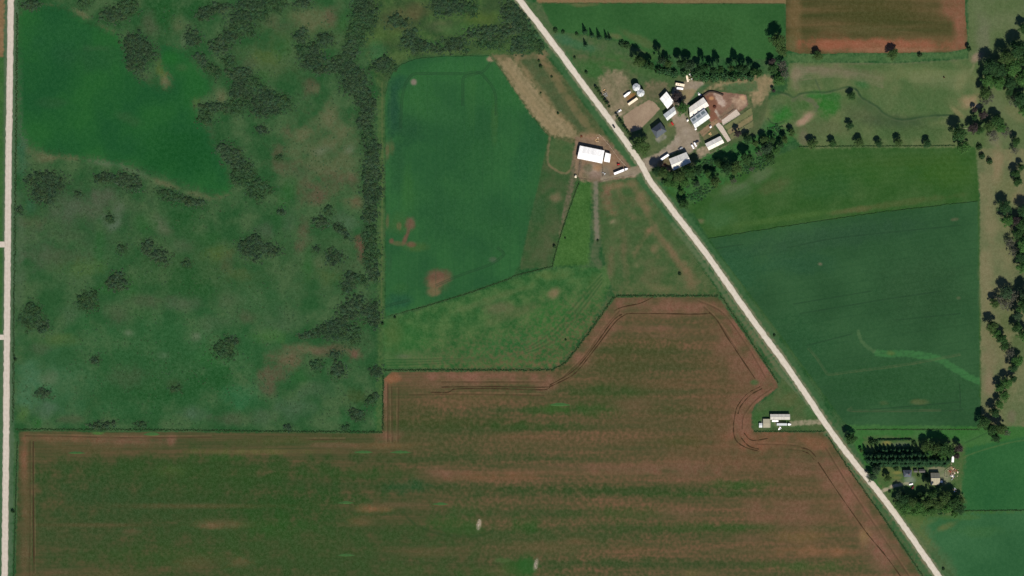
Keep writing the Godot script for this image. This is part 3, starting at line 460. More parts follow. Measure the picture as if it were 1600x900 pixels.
	for b in [[812, 888, 26, 16, 0, leafy, .7], [825, 885, 18, 20, 0, [40, 88, 38], .7], [868, 638, 26, 7, 0, [54, 86, 38], .7], [785, 875, 14, 4, 0, [72, 96, 52], .7], [152, 676, 10, 3, 0, [66, 106, 50], .9], [1178, 597, 7, 5, 0, [72, 92, 54], .9], [748, 819, 4, 9, 12, [166, 150, 126], .95], [837, 881, 4, 11, 14, [136, 130, 108], .9], [712, 822, 50, 14, 12, [46, 82, 36], .4]]:
		blob(b[0], b[1], b[2], b[3], b[4], b[5], b[6], 9, 0.4)
	for l in [[47, 690, 47, 780, 46, 900], [51.5, 700, 53, 895], [606, 690, 606, 600], [613, 690, 612, 604], [622, 690, 623, 606], [40, 681, 100, 682, 200, 684, 330, 683], [480, 687, 540, 687], [640, 617, 720, 616, 850, 618], [1090, 470, 1130, 490, 1170, 545, 1196, 590], [1100, 480, 1122, 503, 1150, 545], [1205, 608, 1180, 626, 1162, 650, 1160, 670], [1290, 700, 1330, 765, 1400, 870, 1440, 930], [1180, 694, 1240, 696, 1262, 703], [690, 597, 850, 597], [1232, 702, 1252, 704], [880, 590, 915, 555, 945, 512, 968, 486]]:
		stroke(smooth(l), 1.0, [70, 54, 38], 0.55, 0.8, 9, 0.95)
		stroke(shifted(smooth(l), 2.5), 0.9, [132, 98, 74], 0.4, 0.8, 9, 0.95)
	stroke(smooth([630, 800, 650, 820, 690, 835, 740, 838, 770, 830]), 1.6, [40, 66, 34], 0.5, 2.0, 9, 0.95)
	# fields east of the road
	fill([1040, 300, 1085, 335, 1106, 372, 1122, 394, 1320, 662, 1345, 662, 1534, 668, 1530, 225, 1260, 225, 1200, 250, 1100, 280, 1050, 285], [44, 84, 36], [58, 92, 46], n_patch, 1.7, 6.0, 3, 1.0, 10)
	for b in [[1210, 290, 30, 12, -20, [96, 92, 62], .4], [1350, 270, 120, 20, 0, [48, 90, 36], .5], [1480, 265, 50, 30, 0, [54, 92, 32], .5], [1420, 250, 80, 12, 0, [56, 88, 36], .4], [1290, 290, 60, 24, -8, [42, 86, 44], .5], [1330, 328, 40, 5, -8, [104, 92, 62], .5], [1400, 318, 100, 6, -8, [82, 92, 52], .5], [1230, 340, 100, 6, -8, [72, 104, 50], .5], [1120, 340, 30, 18, 0, [60, 104, 62], .5], [1150, 300, 40, 12, -25, [70, 98, 66], .4], [1095, 345, 8, 6, 0, [128, 112, 86], .5]]:
		blob(b[0], b[1], b[2], b[3], b[4], b[5], b[6], 10)
	for k in 14:
		stroke(smooth([1108, 350 - k * 2, 1200, 322 - k * 5, 1300, 300 - k * 4.6, 1420, 290 - k * 4.2, 1526, 285 - k * 4.0]), 1.6, [40, 80, 35] if k % 2 else [62, 96, 48], 0.16, 1.8, 10, 0.8)
	fill(CROP_EAST, [40, 79, 46], [48, 88, 52], n_wide, 1.6, 4.0, 2, 1.0, 11)
	for b in [[1150, 420, 50, 40, 30, [38, 84, 54], .5], [1300, 370, 160, 20, -8, [44, 78, 54], .5], [1250, 410, 60, 20, 0, [42, 84, 58], .4], [1440, 450, 80, 60, 0, [42, 76, 46], .5], [1400, 600, 120, 40, 0, [36, 78, 42], .5], [1250, 540, 60, 50, 30, [36, 80, 46], .5], [1435, 628, 16, 5, 0, [92, 96, 58], .6], [1380, 629, 8, 4, 0, [80, 92, 54], .5], [1281, 412, 4, 3, 0, [120, 104, 84], .7], [1492, 342, 8, 3, -6, [104, 96, 72], .6], [1497, 465, 4, 3, 0, [104, 100, 72], .5], [1505, 670, 20, 6, 0, [46, 96, 46], .3]]:
		blob(b[0], b[1], b[2], b[3], b[4], b[5], b[6], 11)
	stroke(smooth([1341, 518, 1346, 532, 1356, 543, 1372, 552]), 3.5, [76, 106, 66], 0.7, 2.0, 11)
	stroke(smooth([1372, 552, 1392, 553, 1410, 552, 1436, 555, 1465, 560, 1490, 575, 1512, 588, 1530, 596]), 7.5, [56, 112, 60], 0.85, 3.0, 11)
	blob(1391, 551, 8, 4, 0, [92, 104, 50], .6, 11)
	for l in [[1230, 387, 1300, 373, 1400, 362, 1500, 352], [1250, 490, 1340, 475, 1380, 468, 1470, 455], [1260, 540, 1330, 522], [1105, 390, 1160, 382], [1240, 475, 1360, 455], [1400, 500, 1500, 490], [1360, 640, 1500, 628], [1330, 640, 1340, 643, 1490, 641, 1500, 634, 1499, 600]]:
		stroke(smooth(l), 1.0, [32, 62, 40], 0.55, 0.8, 11, 0.5)
	for l in [[1262, 545, 1275, 560, 1288, 580, 1296, 586, 1330, 582, 1420, 570, 1500, 555], [1330, 636, 1335, 643, 1470, 642]]:
		stroke(smooth(l), 0.9, [86, 96, 62], 0.55, 0.7, 11, 0.5)
		stroke(shifted(smooth(l), 2.4), 0.9, [74, 90, 58], 0.5, 0.7, 11, 0.5)
	for k in 26: stroke([1105, 385.0 + k * 13.0, 1320, 352.0 + k * 13.0, 1532, 322.0 + k * 13.0], 0.8, [34, 70, 42] if k % 3 else [54, 92, 58], 0.24, 1.0, 11, 0.9)
	# north crop and the tan stubble above it
	fill([812, -95, 1228, -95, 1228, 6, 840, 6], [128, 104, 72], [112, 100, 66], n_row, 1.5, 7.0, 2, 1.0)
	fill([818, 4, 848, 4, 862, 36, 874, 50, 930, 56, 986, 70, 1012, 83, 1000, 100, 930, 120, 890, 88], [62, 94, 52], [78, 94, 62], n_mid, 1.6, 7.0, 3, 0.9)
	fill(CROP_NORTH, [42, 86, 43], [50, 95, 48], n_wide, 1.6, 5.0, 2, 1.0, 12)
	for b in [[960, 56, 12, 5, 10, [112, 104, 70], .6], [1000, 62, 40, 8, 25, [92, 96, 60], .5], [910, 7, 26, 4, 0, [112, 100, 66], .6], [1100, 50, 60, 30, 0, [44, 84, 42], .5], [1215, 90, 12, 10, 0, [50, 90, 52], .6]]:
		blob(b[0], b[1], b[2], b[3], b[4], b[5], b[6])
	for b in [[900, 100, 40, 12, 25, [60, 100, 56], .6], [930, 95, 40, 10, 15, [46, 92, 48], .7], [960, 90, 20, 8, 0, [60, 100, 50], .6], [905, 70, 30, 8, 15, [52, 102, 66], .6], [880, 60, 16, 8, 20, [56, 100, 70], .6], [970, 75, 26, 8, 20, [56, 92, 52], .5], [1010, 88, 30, 10, 0, [66, 96, 46], .5]]:
		blob(b[0], b[1], b[2], b[3], b[4], b[5], b[6])
	# northeast soil field
	fill([1228, -95, 1506, -95, 1508, 20, 1512, 60, 1510, 76, 1480, 82, 1250, 84, 1228, 78], [62, 68, 36], [92, 80, 50], n_row, 1.5, 6.0, 1, 1.0, 13)
	for b in [[1242, 20, 13, 70, 0, [104, 88, 56], .8], [1370, 70, 150, 11, 0, [136, 88, 64], .95], [1300, 68, 50, 10, 0, [138, 86, 62], .7], [1500, 40, 13, 60, 0, [128, 88, 66], .9], [1485, 10, 20, 24, 0, [124, 86, 64], .8], [1400, 78, 100, 5, 0, [140, 100, 74], .8], [1370, 20, 80, 26, 0, [66, 70, 36], .6], [1300, 52, 30, 10, 0, [112, 82, 56], .5], [1350, 46, 90, 7, 0, [80, 82, 48], .5], [1235, 70, 10, 16, 0, [86, 92, 56], .6]]:
		blob(b[0], b[1], b[2], b[3], b[4], b[5], b[6], 13, 0.6)
	# pastures of the northeast
	fill([1512, -95, 1765, -95, 1765, 300, 1530, 300, 1512, 90], [80, 100, 60], [92, 106, 70], n_patch, 1.8, 7.0, 2, 1.0, 14)
	fill([1232, 98, 1260, 97, 1400, 99, 1510, 92, 1540, 90, 1540, 230, 1260, 232, 1238, 215, 1180, 210, 1190, 160, 1230, 140], [72, 98, 56], [92, 106, 66], n_patch, 1.8, 7.0, 3, 1.0, 14)
	fill([1228, 84, 1250, 85, 1480, 83, 1512, 78, 1512, 90, 1400, 97, 1260, 97, 1230, 96], [60, 96, 54], [74, 104, 60], n_mid, 1.6, 8.0, 3, 0.95)
	for b in [[1243, 115, 12, 22, 0, [136, 118, 98], .8], [1270, 108, 36, 8, 0, [112, 108, 84], .7], [1320, 112, 60, 10, 5, [104, 102, 76], .6], [1400, 95, 120, 5, -2, [112, 106, 82], .5], [1440, 115, 60, 12, 0, [104, 116, 72], .6], [1480, 130, 50, 12, 10, [100, 112, 74], .5], [1515, 158, 20, 12, -20, [140, 122, 90], .8], [1525, 165, 10, 5, 0, [160, 138, 112], .8], [1495, 175, 14, 5, 40, [140, 122, 86], .6], [1525, 90, 14, 7, -40, [146, 122, 104], .8], [1535, 60, 14, 40, 0, [104, 106, 84], .5], [1380, 160, 80, 20, 0, [68, 98, 56], .5], [1440, 175, 60, 14, 0, [66, 98, 54], .5], [1280, 200, 60, 14, 0, [84, 96, 62], .6], [1390, 190, 60, 14, 5, [60, 80, 52], .7], [1340, 175, 30, 20, 0, [78, 90, 60], .5], [1430, 205, 70, 12, 0, [62, 90, 50], .5], [1262, 182, 16, 8, -35, [150, 124, 102], .9], [1252, 190, 12, 6, -20, [152, 128, 104], .8], [1255, 215, 10, 14, 0, [104, 98, 78], .6], [1258, 128, 20, 10, 0, [74, 96, 58], .6], [1500, 130, 10, 20, 20, [118, 122, 82], .5]]:
		blob(b[0], b[1], b[2], b[3], b[4], b[5], b[6], 14)
	for b in [[1292, 165, 20, 18, 10, [44, 104, 40], .95], [1300, 150, 20, 8, 0, [50, 100, 46], .8], [1272, 148, 18, 7, 0, [46, 104, 44], .9], [1222, 180, 22, 14, -10, [44, 106, 42], .95], [1205, 200, 18, 16, 0, [42, 102, 44], .95], [1255, 165, 16, 8, 0, [58, 96, 48], .8], [1345, 132, 14, 8, 10, [54, 100, 54], .7], [1212, 165, 12, 14, 0, [70, 96, 60], .6], [1185, 195, 20, 20, 0, [70, 92, 62], .6]]:
		blob(b[0], b[1], b[2], b[3], b[4], b[5], b[6], -1, 0.7)
	var creek := smooth([1216, 144, 1230, 147, 1240, 152, 1252, 146, 1270, 144, 1290, 144, 1308, 140, 1325, 136, 1338, 140, 1346, 152, 1360, 160, 1372, 168, 1380, 176, 1395, 184, 1412, 187, 1432, 184, 1455, 181, 1485, 180])
	stroke(shifted(creek, -2.0), 1.6, [108, 108, 86], 0.35, 1.5, -1, 0.9)
	stroke(creek, 1.3, [42, 70, 43], 0.85, 1.6, -1, 0.7)
	stroke(shifted(smooth([1345, 160, 1372, 178, 1400, 192, 1430, 190, 1460, 184]), 2.0), 8.0, [54, 80, 48], 0.45, 6.0, 14, 0.8)
	stroke(smooth([1240, 156, 1256, 153, 1268, 158, 1276, 166, 1274, 172]), 4.0, [92, 92, 74], 0.55, 2.5, -1, 0.8)
	stroke(smooth([1200, 185, 1206, 192, 1216, 193, 1226, 189]), 1.3, [46, 70, 44], 0.7, 0.8)
	stroke([1274, 124, 1278, 134, 1281, 141], 1.5, [60, 80, 56], 0.6, 1.0)
	for k in 6:
		stroke(smooth([1252, 105 + k * 4, 1290, 108 + k * 2.5, 1330, 113 + k * 2, 1380, 122 + k * 3]), 1.2, [124, 114, 92], 0.35, 1.2, 14, 0.8)
		stroke(smooth([1420, 128 - k * 3, 1480, 126 - k * 3, 1512, 120 - k * 2, 1522, 105 - k]), 1.4, [112, 120, 82], 0.3, 1.2, 14, 0.8)
	# tan strip and wooded ground along the east edge
	fill([1530, 232, 1765, 232, 1765, 668, 1533, 668], [112, 112, 78], [92, 104, 68], n_patch, 1.8, 7.0, 2, 1.0, 15)
	for b in [[1558, 260, 10, 40, 0, [136, 118, 88], .6], [1548, 330, 10, 60, 0, [122, 116, 84], .5], [1590, 310, 14, 10, 30, [136, 116, 86], .6], [1540, 440, 12, 60, 0, [122, 116, 84], .6], [1548, 560, 14, 40, 0, [116, 110, 80], .7], [1545, 600, 10, 26, 0, [124, 112, 86], .7], [1575, 500, 16, 20, 0, [72, 92, 52], .6], [1590, 540, 14, 20, 0, [68, 92, 52], .6], [1590, 640, 30, 30, 0, [80, 100, 62], .7], [1570, 300, 20, 30, 0, [88, 102, 62], .5], [1600, 420, 20, 60, 0, [70, 88, 56], .6], [1590, 180, 30, 10, 30, [112, 112, 76], .5], [1553, 218, 10, 12, 0, [116, 112, 90], .5], [1580, 650, 8, 12, 0, [112, 100, 84], .5]]:
		blob(b[0], b[1], b[2], b[3], b[4], b[5], b[6])
	# southeast
	fill([1318, 664, 1765, 668, 1765, 800, 1450, 806, 1370, 760], [48, 100, 44], [60, 104, 54], n_patch, 1.6, 6.0, 2, 1.0, 16)
	fill([1508, 700, 1560, 690, 1600, 683, 1765, 672, 1765, 797, 1504, 799, 1500, 770], [36, 88, 47], [44, 96, 51], n_wide, 1.6, 5.0, 3, 1.0, 17)
	fill([1360, 755, 1400, 790, 1500, 800, 1600, 800, 1600, 830, 1450, 850], [60, 96, 46], [80, 100, 54], n_mid, 1.6, 7.0, 4, 1.0)
	fill(CROP_SOUTHEAST, [42, 90, 52], [52, 100, 60], n_wide, 1.6, 5.0, 5, 1.0, 18)
	for b in [[1478, 822, 20, 6, -25, [104, 104, 58], .6], [1450, 815, 16, 6, -25, [84, 106, 60], .6], [1530, 830, 40, 10, 0, [58, 102, 54], .4], [1500, 808, 40, 5, 0, [70, 104, 50], .5], [1440, 840, 18, 30, -35, [92, 104, 66], .6], [1476, 880, 14, 30, -35, [86, 102, 66], .5]]:
		blob(b[0], b[1], b[2], b[3], b[4], b[5], b[6])
	stroke(smooth([1508, 692, 1530, 682, 1545, 675]), 1.2, [40, 76, 42], 0.5, 1.0)
	stroke(smooth([1506, 714, 1540, 702, 1600, 688, 1700, 684]), 1.2, [80, 104, 58], 0.6, 1.0)
	# main farmyard
	fill(smooth([892, 84, 940, 90, 985, 95, 1030, 115, 1100, 122, 1200, 125, 1180, 215, 1140, 232, 1085, 268, 1030, 282, 1012, 272, 985, 224, 955, 182, 918, 132], true, 3), [66, 88, 52], [84, 94, 62], n_mid, 1.7, 7.0, 3, 0.95)
	for b in [[925, 108, 34, 14, 25, [50, 96, 46], .8], [955, 100, 30, 10, 10, [52, 98, 46], .7], [1010, 112, 30, 10, 10, [56, 96, 50], .7], [1040, 122, 20, 8, 0, [60, 96, 52], .6], [1005, 126, 12, 9, 0, [54, 92, 52], .6]]:
		blob(b[0], b[1], b[2], b[3], b[4], b[5], b[6])
	fill(smooth([938, 118, 965, 110, 980, 122, 990, 150, 1012, 150, 1000, 164, 975, 180, 958, 192, 950, 178, 945, 160, 938, 140], true, 4), [136, 122, 96], [108, 106, 78], n_mid, 1.7, 9.0, 5, 0.95)
	fill([1004, 130, 1040, 128, 1046, 140, 1030, 158, 1010, 152], [116, 104, 80], [90, 92, 66], n_mid, 1.7, 7.0, 5, 0.9)
	fill(smooth([1044, 164, 1056, 134, 1080, 126, 1100, 128, 1096, 140, 1080, 155, 1074, 170, 1076, 190, 1090, 204, 1094, 222, 1078, 240, 1062, 236, 1036, 250, 1010, 270, 1000, 262, 1004, 250, 1034, 234, 1052, 218, 1056, 204, 1052, 194], true, 4), [150, 138, 120], [134, 122, 102], n_mid, 1.8, 8.0, 3, 1.0)
	fill(smooth([1060, 138, 1092, 140, 1130, 128, 1170, 118, 1200, 118, 1210, 130, 1190, 160, 1178, 166, 1172, 150, 1168, 140, 1130, 138, 1108, 140, 1078, 156, 1066, 158], true, 4), [146, 126, 94], [118, 112, 80], n_mid, 1.8, 8.0, 4, 0.95)
	fill([1126, 133, 1182, 127, 1184, 142, 1140, 144], [62, 96, 58], [78, 98, 62], n_mid, 1.6, 7.0, 3, 0.9)
	fill([1094, 134, 1112, 130, 1082, 158, 1074, 164], [54, 92, 56], [66, 94, 58], n_mid, 1.6, 7.0, 2, 0.9)
	fill(ARENA, [156, 136, 112], [142, 122, 100], n_mid, 1.6, 6.0, 1, 1.0)
	fill([1014, 196, 1032, 182, 1050, 196, 1055, 204, 1052, 216, 1034, 232, 1012, 246, 1004, 236], [74, 92, 58], [88, 100, 64], n_mid, 1.6, 6.0, 3, 0.9)
	fill([1022, 218, 1036, 208, 1042, 214, 1028, 224], [128, 126, 112], [112, 114, 100], n_mid, 1.6, 6.0, 2, 0.9)
	fill([1099, 152, 1110, 142, 1130, 144, 1166, 148, 1169, 164, 1160, 172, 1128, 192, 1112, 194, 1106, 184, 1112, 176, 1106, 166], [140, 108, 90], [118, 92, 76], n_mid, 1.8, 9.0, 1, 1.0)
	fill([1099, 152, 1112, 146, 1122, 158, 1118, 170, 1120, 186, 1112, 192, 1108, 182, 1110, 172], [128, 86, 66], [112, 78, 62], n_mid, 1.6, 6.0, 2, 0.9)
	fill([1114, 144, 1124, 146, 1136, 162, 1128, 168, 1118, 156], [182, 162, 146], [164, 142, 126], n_mid, 1.6, 9.0, 2, 0.9)
	fill([1140, 152, 1166, 150, 1168, 166, 1152, 172], [176, 148, 120], [146, 124, 104], n_mid, 1.6, 9.0, 3, 0.9)
	fill([1116, 174, 1118, 170, 1128, 184, 1126, 188], [178, 164, 148], [164, 150, 134], n_mid, 1.6, 6.0, 1, 0.8)
	fill([1122, 182, 1146, 162, 1152, 168, 1128, 187], [136, 116, 92], [112, 96, 78], n_clump, 1.6, 10.0, 2, 0.9)
	for b in [[1111, 153, 4, 3, 0, [186, 140, 96], .8], [1160, 152, 5, 4, 30, [196, 156, 120], .7], [1116, 166, 2.6, 2.6, 0, [70, 38, 36], .9]]:
		blob(b[0], b[1], b[2], b[3], b[4], b[5], b[6], -1, 0.2)
	fill([1131, 198, 1157, 180, 1174, 168, 1176, 178, 1138, 204], [118, 122, 80], [104, 110, 72], n_mid, 1.5, 6.0, 0, 1.0)
	fill([1136, 205, 1176, 179, 1176, 188, 1140, 211], [138, 122, 90], [120, 114, 78], n_mid, 1.5, 6.0, 0, 1.0)
	fill([1140, 212, 1177, 189, 1177, 198, 1143, 219], [116, 118, 82], [104, 108, 72], n_mid, 1.5, 6.0, 0, 1.0)
	fill([1096, 210, 1114, 196, 1124, 210, 1102, 222], [84, 92, 60], [110, 104, 74], n_mid, 1.5, 6.0, 1, 1.0)
	fill([1092, 206, 1118, 186, 1122, 190, 1098, 214], [150, 124, 94], [128, 110, 84], n_mid, 1.5, 7.0, 1, 1.0)
	fill([1086, 236, 1104, 226, 1110, 238, 1134, 226, 1136, 230, 1092, 250], [158, 140, 118], [134, 120, 98], n_mid, 1.6, 8.0, 2, 0.9)
	fill([1028, 252, 1046, 246, 1050, 266, 1040, 272, 1028, 266], [126, 106, 84], [100, 90, 66], n_mid, 1.6, 10.0, 2, 0.9)
	blob(986, 150, 9, 4, -35, [142, 96, 54], .8, -1, 0.4)
	blob(1048, 194, 6, 5, 0, [134, 106, 70], .6)
	blob(1082, 120, 7, 5, 0, [118, 104, 68], .8)
	fill(smooth([1090, 250, 1150, 222, 1230, 200, 1240, 215, 1210, 240, 1150, 275, 1110, 300, 1080, 320, 1050, 300, 1040, 284, 1080, 270], true, 3), [44, 96, 46], [62, 98, 52], n_mid, 1.7, 9.0, 4, 0.9)
	blob(1185, 275, 30, 10, -30, [96, 108, 80], .5)
	blob(1140, 295, 26, 8, -20, [92, 104, 76], .5)
	fill([985, 262, 1004, 254, 1010, 264, 990, 276, 960, 278, 940, 284, 938, 278, 955, 274], [146, 132, 112], [128, 118, 96], n_mid, 1.6, 7.0, 2, 1.0)
	fill([952, 182, 962, 178, 975, 176, 964, 184, 958, 196], [170, 154, 130], [150, 136, 114], n_mid, 1.6, 7.0, 2, 0.9)
	# lot of the low house by the soil field
	fill([1222, 590, 1292, 668, 1290, 674, 1178, 674, 1175, 646, 1184, 634, 1216, 608], [58, 90, 48], [76, 92, 56], n_mid, 1.7, 7.0, 1, 1.0, 19)
	for b in [[1230, 625, 20, 14, 0, [84, 92, 56], .6], [1265, 640, 12, 14, 0, [66, 104, 62], .5], [1184, 655, 8, 14, 0, [48, 92, 42], .5], [1196, 661, 10, 8, 0, [128, 128, 116], .9], [1220, 670, 34, 3, 0, [58, 78, 46], .6], [1214, 660, 8, 6, 0, [134, 130, 100], .7]]:
		blob(b[0], b[1], b[2], b[3], b[4], b[5], b[6])
	stroke(smooth([1236, 662, 1262, 660, 1284, 659]), 5, [150, 138, 114], 0.85, 2.5)
	# southeast homestead
	fill(smooth([1350, 690, 1360, 682, 1440, 684, 1500, 690, 1508, 720, 1502, 760, 1508, 790, 1480, 806, 1420, 802, 1390, 782, 1366, 742], true, 4), [62, 92, 50], [82, 98, 58], n_mid, 1.7, 7.0, 4, 0.9)
	for b in [[1384, 692, 10, 4, 0, [132, 122, 66], .8], [1408, 694, 18, 4, 0, [92, 102, 80], .6], [1402, 738, 9, 3, 0, [128, 122, 64], .7], [1402, 746, 9, 3, 0, [110, 112, 62], .6], [1402, 752, 10, 3, 0, [104, 100, 70], .6], [1420, 750, 10, 7, 0, [118, 128, 116], .8], [1385, 738, 14, 12, 0, [92, 104, 54], .5], [1464, 732, 18, 6, 0, [140, 132, 110], .7], [1476, 745, 12, 12, 0, [136, 134, 112], .7], [1486, 736, 8, 8, 0, [142, 110, 92], .7], [1372, 690, 10, 6, 0, [74, 92, 56], .5]]:
		blob(b[0], b[1], b[2], b[3], b[4], b[5], b[6], -1, 0.4)
	stroke(smooth([1376, 769, 1392, 761, 1408, 757, 1420, 756]), 3.4, [168, 154, 130], 0.9, 1.6)
	# green verge of the west road
	for d in [-5.0, 5.0]:
		stroke(shifted(ROAD_WEST, d), 2.5, [124, 120, 100], 0.7, 2.0)
	for d in [-8.0, 8.5]:
		stroke(shifted(ROAD_WEST, d), 5, [74, 100, 72], 0.8, 2.5)
	stroke(shifted(ROAD_WEST, -11.0).slice(14), 6, [54, 104, 66], 0.85, 2.0)
	fill([-165, -95, 8, -95, 6, 90, -165, 90], [120, 98, 66], [134, 106, 74], n_mid, 1.5, 7.0, 2, 1.0)
	fill([-165, 90, 6, 90, 3, 520, -165, 520], [48, 92, 44], [60, 100, 52], n_mid, 1.5, 7.0, 2, 1.0)
	fill([-165, 530, 3, 530, 2, 995, -165, 995], [56, 96, 62], [70, 100, 66], n_mid, 1.5, 7.0, 2, 1.0)
	# to base colours
	var lr := PackedByteArray(); var lg := PackedByteArray(); var lb := PackedByteArray()
	lr.resize(256); lg.resize(256); lb.resize(256)
	for k in 256:
		var c := base(k * 1.03 + 4.0, k * 1.03 + 2.0, k * 1.03 + 1.5)
		lr[k] = clampi(roundi(c.r * 255), 0, 255)
		lg[k] = clampi(roundi(c.g * 255), 0, 255)
		lb[k] = clampi(roundi(c.b * 255), 0, 255)
	var out := PackedByteArray()
	out.resize(n * 3)
	for i in n:
		var grey := (R[i] * 0.3 + G[i] * 0.6 + B[i] * 0.1) * 0.06
		out[i * 3] = lr[clampi(int(R[i] * 0.94 + grey), 0, 255)]
		out[i * 3 + 1] = lg[clampi(int(G[i] * 0.94 + grey), 0, 255)]
		out[i * 3 + 2] = lb[clampi(int(B[i] * 0.94 + grey), 0, 255)]
	return ImageTexture.create_from_image(Image.create_from_data(MAP_W, MAP_H, false, Image.FORMAT_RGB8, out))

# ------------------------------------------------------------------ ground sheets
func jittered(pts: Array, step: float, amount: float) -> PackedVector2Array:   # outline in metres, cut into short pieces that wander a little
	var out := PackedVector2Array()
	var n := pts.size() / 2
	for i in n:
		var a := Vector2(pts[2 * i] - 800, pts[2 * i + 1] - 450) * S
		var j := (i + 1) % n
		var b := Vector2(pts[2 * j] - 800, pts[2 * j + 1] - 450) * S
		var k := maxi(1, int(a.distance_to(b) / step))
		for q in k:
			var p := a.lerp(b, float(q) / k)
			if q > 0: p += Vector2(rng.randf_range(-1, 1), rng.randf_range(-1, 1)) * amount
			out.append(p)
	return out

func land_uv(p: Vector2) -> Vector2:
	return Vector2((p.x / S + 800 + MAP_X) / MAP_W, (p.y / S + 450 + MAP_Y) / MAP_H)

func crop_stand(called: String, pts: Array, height: float, m: Material, label: String) -> void:   # standing crop: its top and its flanks
	var poly := jittered(pts, 3.5, 0.6)
	var idx := Geometry2D.triangulate_polygon(poly)
	var v := PackedVector3Array()
	var uv := PackedVector2Array()
	for k in idx:
		v.append(Vector3(poly[k].x, height, poly[k].y))
		uv.append(land_uv(poly[k]))
	for i in poly.size():
		var a := poly[i]
		var b := poly[(i + 1) % poly.size()]
		quad(v, Vector3(a.x, 0, a.y), Vector3(a.x, height, a.y), Vector3(b.x, height, b.y), Vector3(b.x, 0, b.y))
		for q in [a, a, b, a, b, b]: uv.append(land_uv(q))
	solo(called, tri_mesh(v, uv), m, label, "crop field", "", "structure")

func ribbon(pts: Array, widths: Array, heights: Array, y0: float) -> ArrayMesh:   # strip with a cross-section: offsets across (px) and heights (m)
	var v := PackedVector3Array()
	var lines := []
	for w in widths: lines.append(shifted(pts, w))
	var n := pts.size() / 2
	for i in n - 1:
		for k in widths.size() - 1:
			quad(v, P(lines[k][2 * i], lines[k][2 * i + 1], y0 + heights[k]), P(lines[k + 1][2 * i], lines[k + 1][2 * i + 1], y0 + heights[k + 1]), P(lines[k + 1][2 * i + 2], lines[k + 1][2 * i + 3], y0 + heights[k + 1]), P(lines[k][2 * i + 2], lines[k][2 * i + 3], y0 + heights[k]))
	return tri_mesh(v)

func gravel_road(pts: Array, half: float) -> ArrayMesh:   # cambered, with packed wheel lanes, looser gravel between them and a ragged edge
	rng.seed = int(pts[0])
	var v := PackedVector3Array()
	var col := PackedColorArray()
	var at := [-1.0, -0.84, -0.62, -0.3, 0.0, 0.3, 0.62, 0.84, 1.0]
	var up := [0.0, 0.07, 0.1, 0.15, 0.17, 0.15, 0.1, 0.07, 0.0]
	var tone := [0.78, 0.88, 0.98, 1.05, 0.93, 1.05, 0.98, 0.88, 0.78]
	var rows := []
	var n := pts.size() / 2
	for i in n:
		var a := Vector2(pts[2 * maxi(i - 1, 0)], pts[2 * maxi(i - 1, 0) + 1])
		var b := Vector2(pts[2 * mini(i + 1, n - 1)], pts[2 * mini(i + 1, n - 1) + 1])
		var side := (b - a).normalized().orthogonal()
		var r := []
		for k in 9:
			var d: float = at[k] * half
			if k == 0 or k == 8: d += rng.randfn() * 0.3
			elif k == 1 or k == 7: d += rng.randfn() * 0.15
			var p := Vector2(pts[2 * i], pts[2 * i + 1]) + side * d
			var t: float = tone[k] * rng.randf_range(0.95, 1.04)
			r.append([P(p.x, p.y, 0.01 + up[k]), Color(t, t, t * 0.99)])
		rows.append(r)
	for i in n - 1:
		for k in 8:
			var q := [rows[i][k], rows[i][k + 1], rows[i + 1][k + 1], rows[i][k], rows[i + 1][k + 1], rows[i + 1][k]]
			for e in q:
				v.append(e[0])
				col.append(e[1])
	return tri_mesh(v, PackedVector2Array(), col)

func rut(pts: Array) -> ArrayMesh:   # ridge of thrown-up soil, of uneven width and height and broken in places
	rng.seed = int(pts[0] * 3 + pts[1])
	var v := PackedVector3Array()
	var n := pts.size() / 2
	var w := []
	for i in n: w.append(clampf(rng.randfn(0.55, 0.25), 0.2, 0.9))
	for i in n - 1:
		if w[i] + w[i + 1] < 0.35: continue
		var a := P(pts[2 * i], pts[2 * i + 1], 0.004)
		var b := P(pts[2 * i + 2], pts[2 * i + 3], 0.004)
		var side := (b - a).normalized().cross(Vector3.UP)
		var a1: Vector3 = a + Vector3(0, w[i] * 0.45, 0)
		var b1: Vector3 = b + Vector3(0, w[i + 1] * 0.45, 0)
		quad(v, a - side * w[i], a1, b1, b - side * w[i + 1])
		quad(v, a1, a + side * w[i], b + side * w[i + 1], b1)
	return tri_mesh(v)

func noise_mat(key: String, a: Color, b: Color, metres: float, rough := 0.95, freq := 0.02, sd := 5, stretch := Vector3.ONE) -> StandardMaterial3D:
	if mats.has(key): return mats[key]
	var m := mat(key, Color.WHITE, rough, 0.15)
	var n := FastNoiseLite.new()
	n.seed = sd
	n.frequency = freq
	n.fractal_octaves = 5
	var im := n.get_seamless_image(256, 256)
	im.convert(Image.FORMAT_RGB8)
	for y in 256:
		for x in 256:
			im.set_pixel(x, y, a.lerp(b, clampf((im.get_pixel(x, y).r - 0.5) * 1.5 + 0.5, 0, 1)))
	m.albedo_texture = ImageTexture.create_from_image(im)
	m.uv1_triplanar = true
	m.uv1_world_triplanar = true
	m.uv1_scale = Vector3.ONE / metres * stretch
	return m

# ------------------------------------------------------------------ plants
var leaf_meshes := {}
var branch_meshes := {}

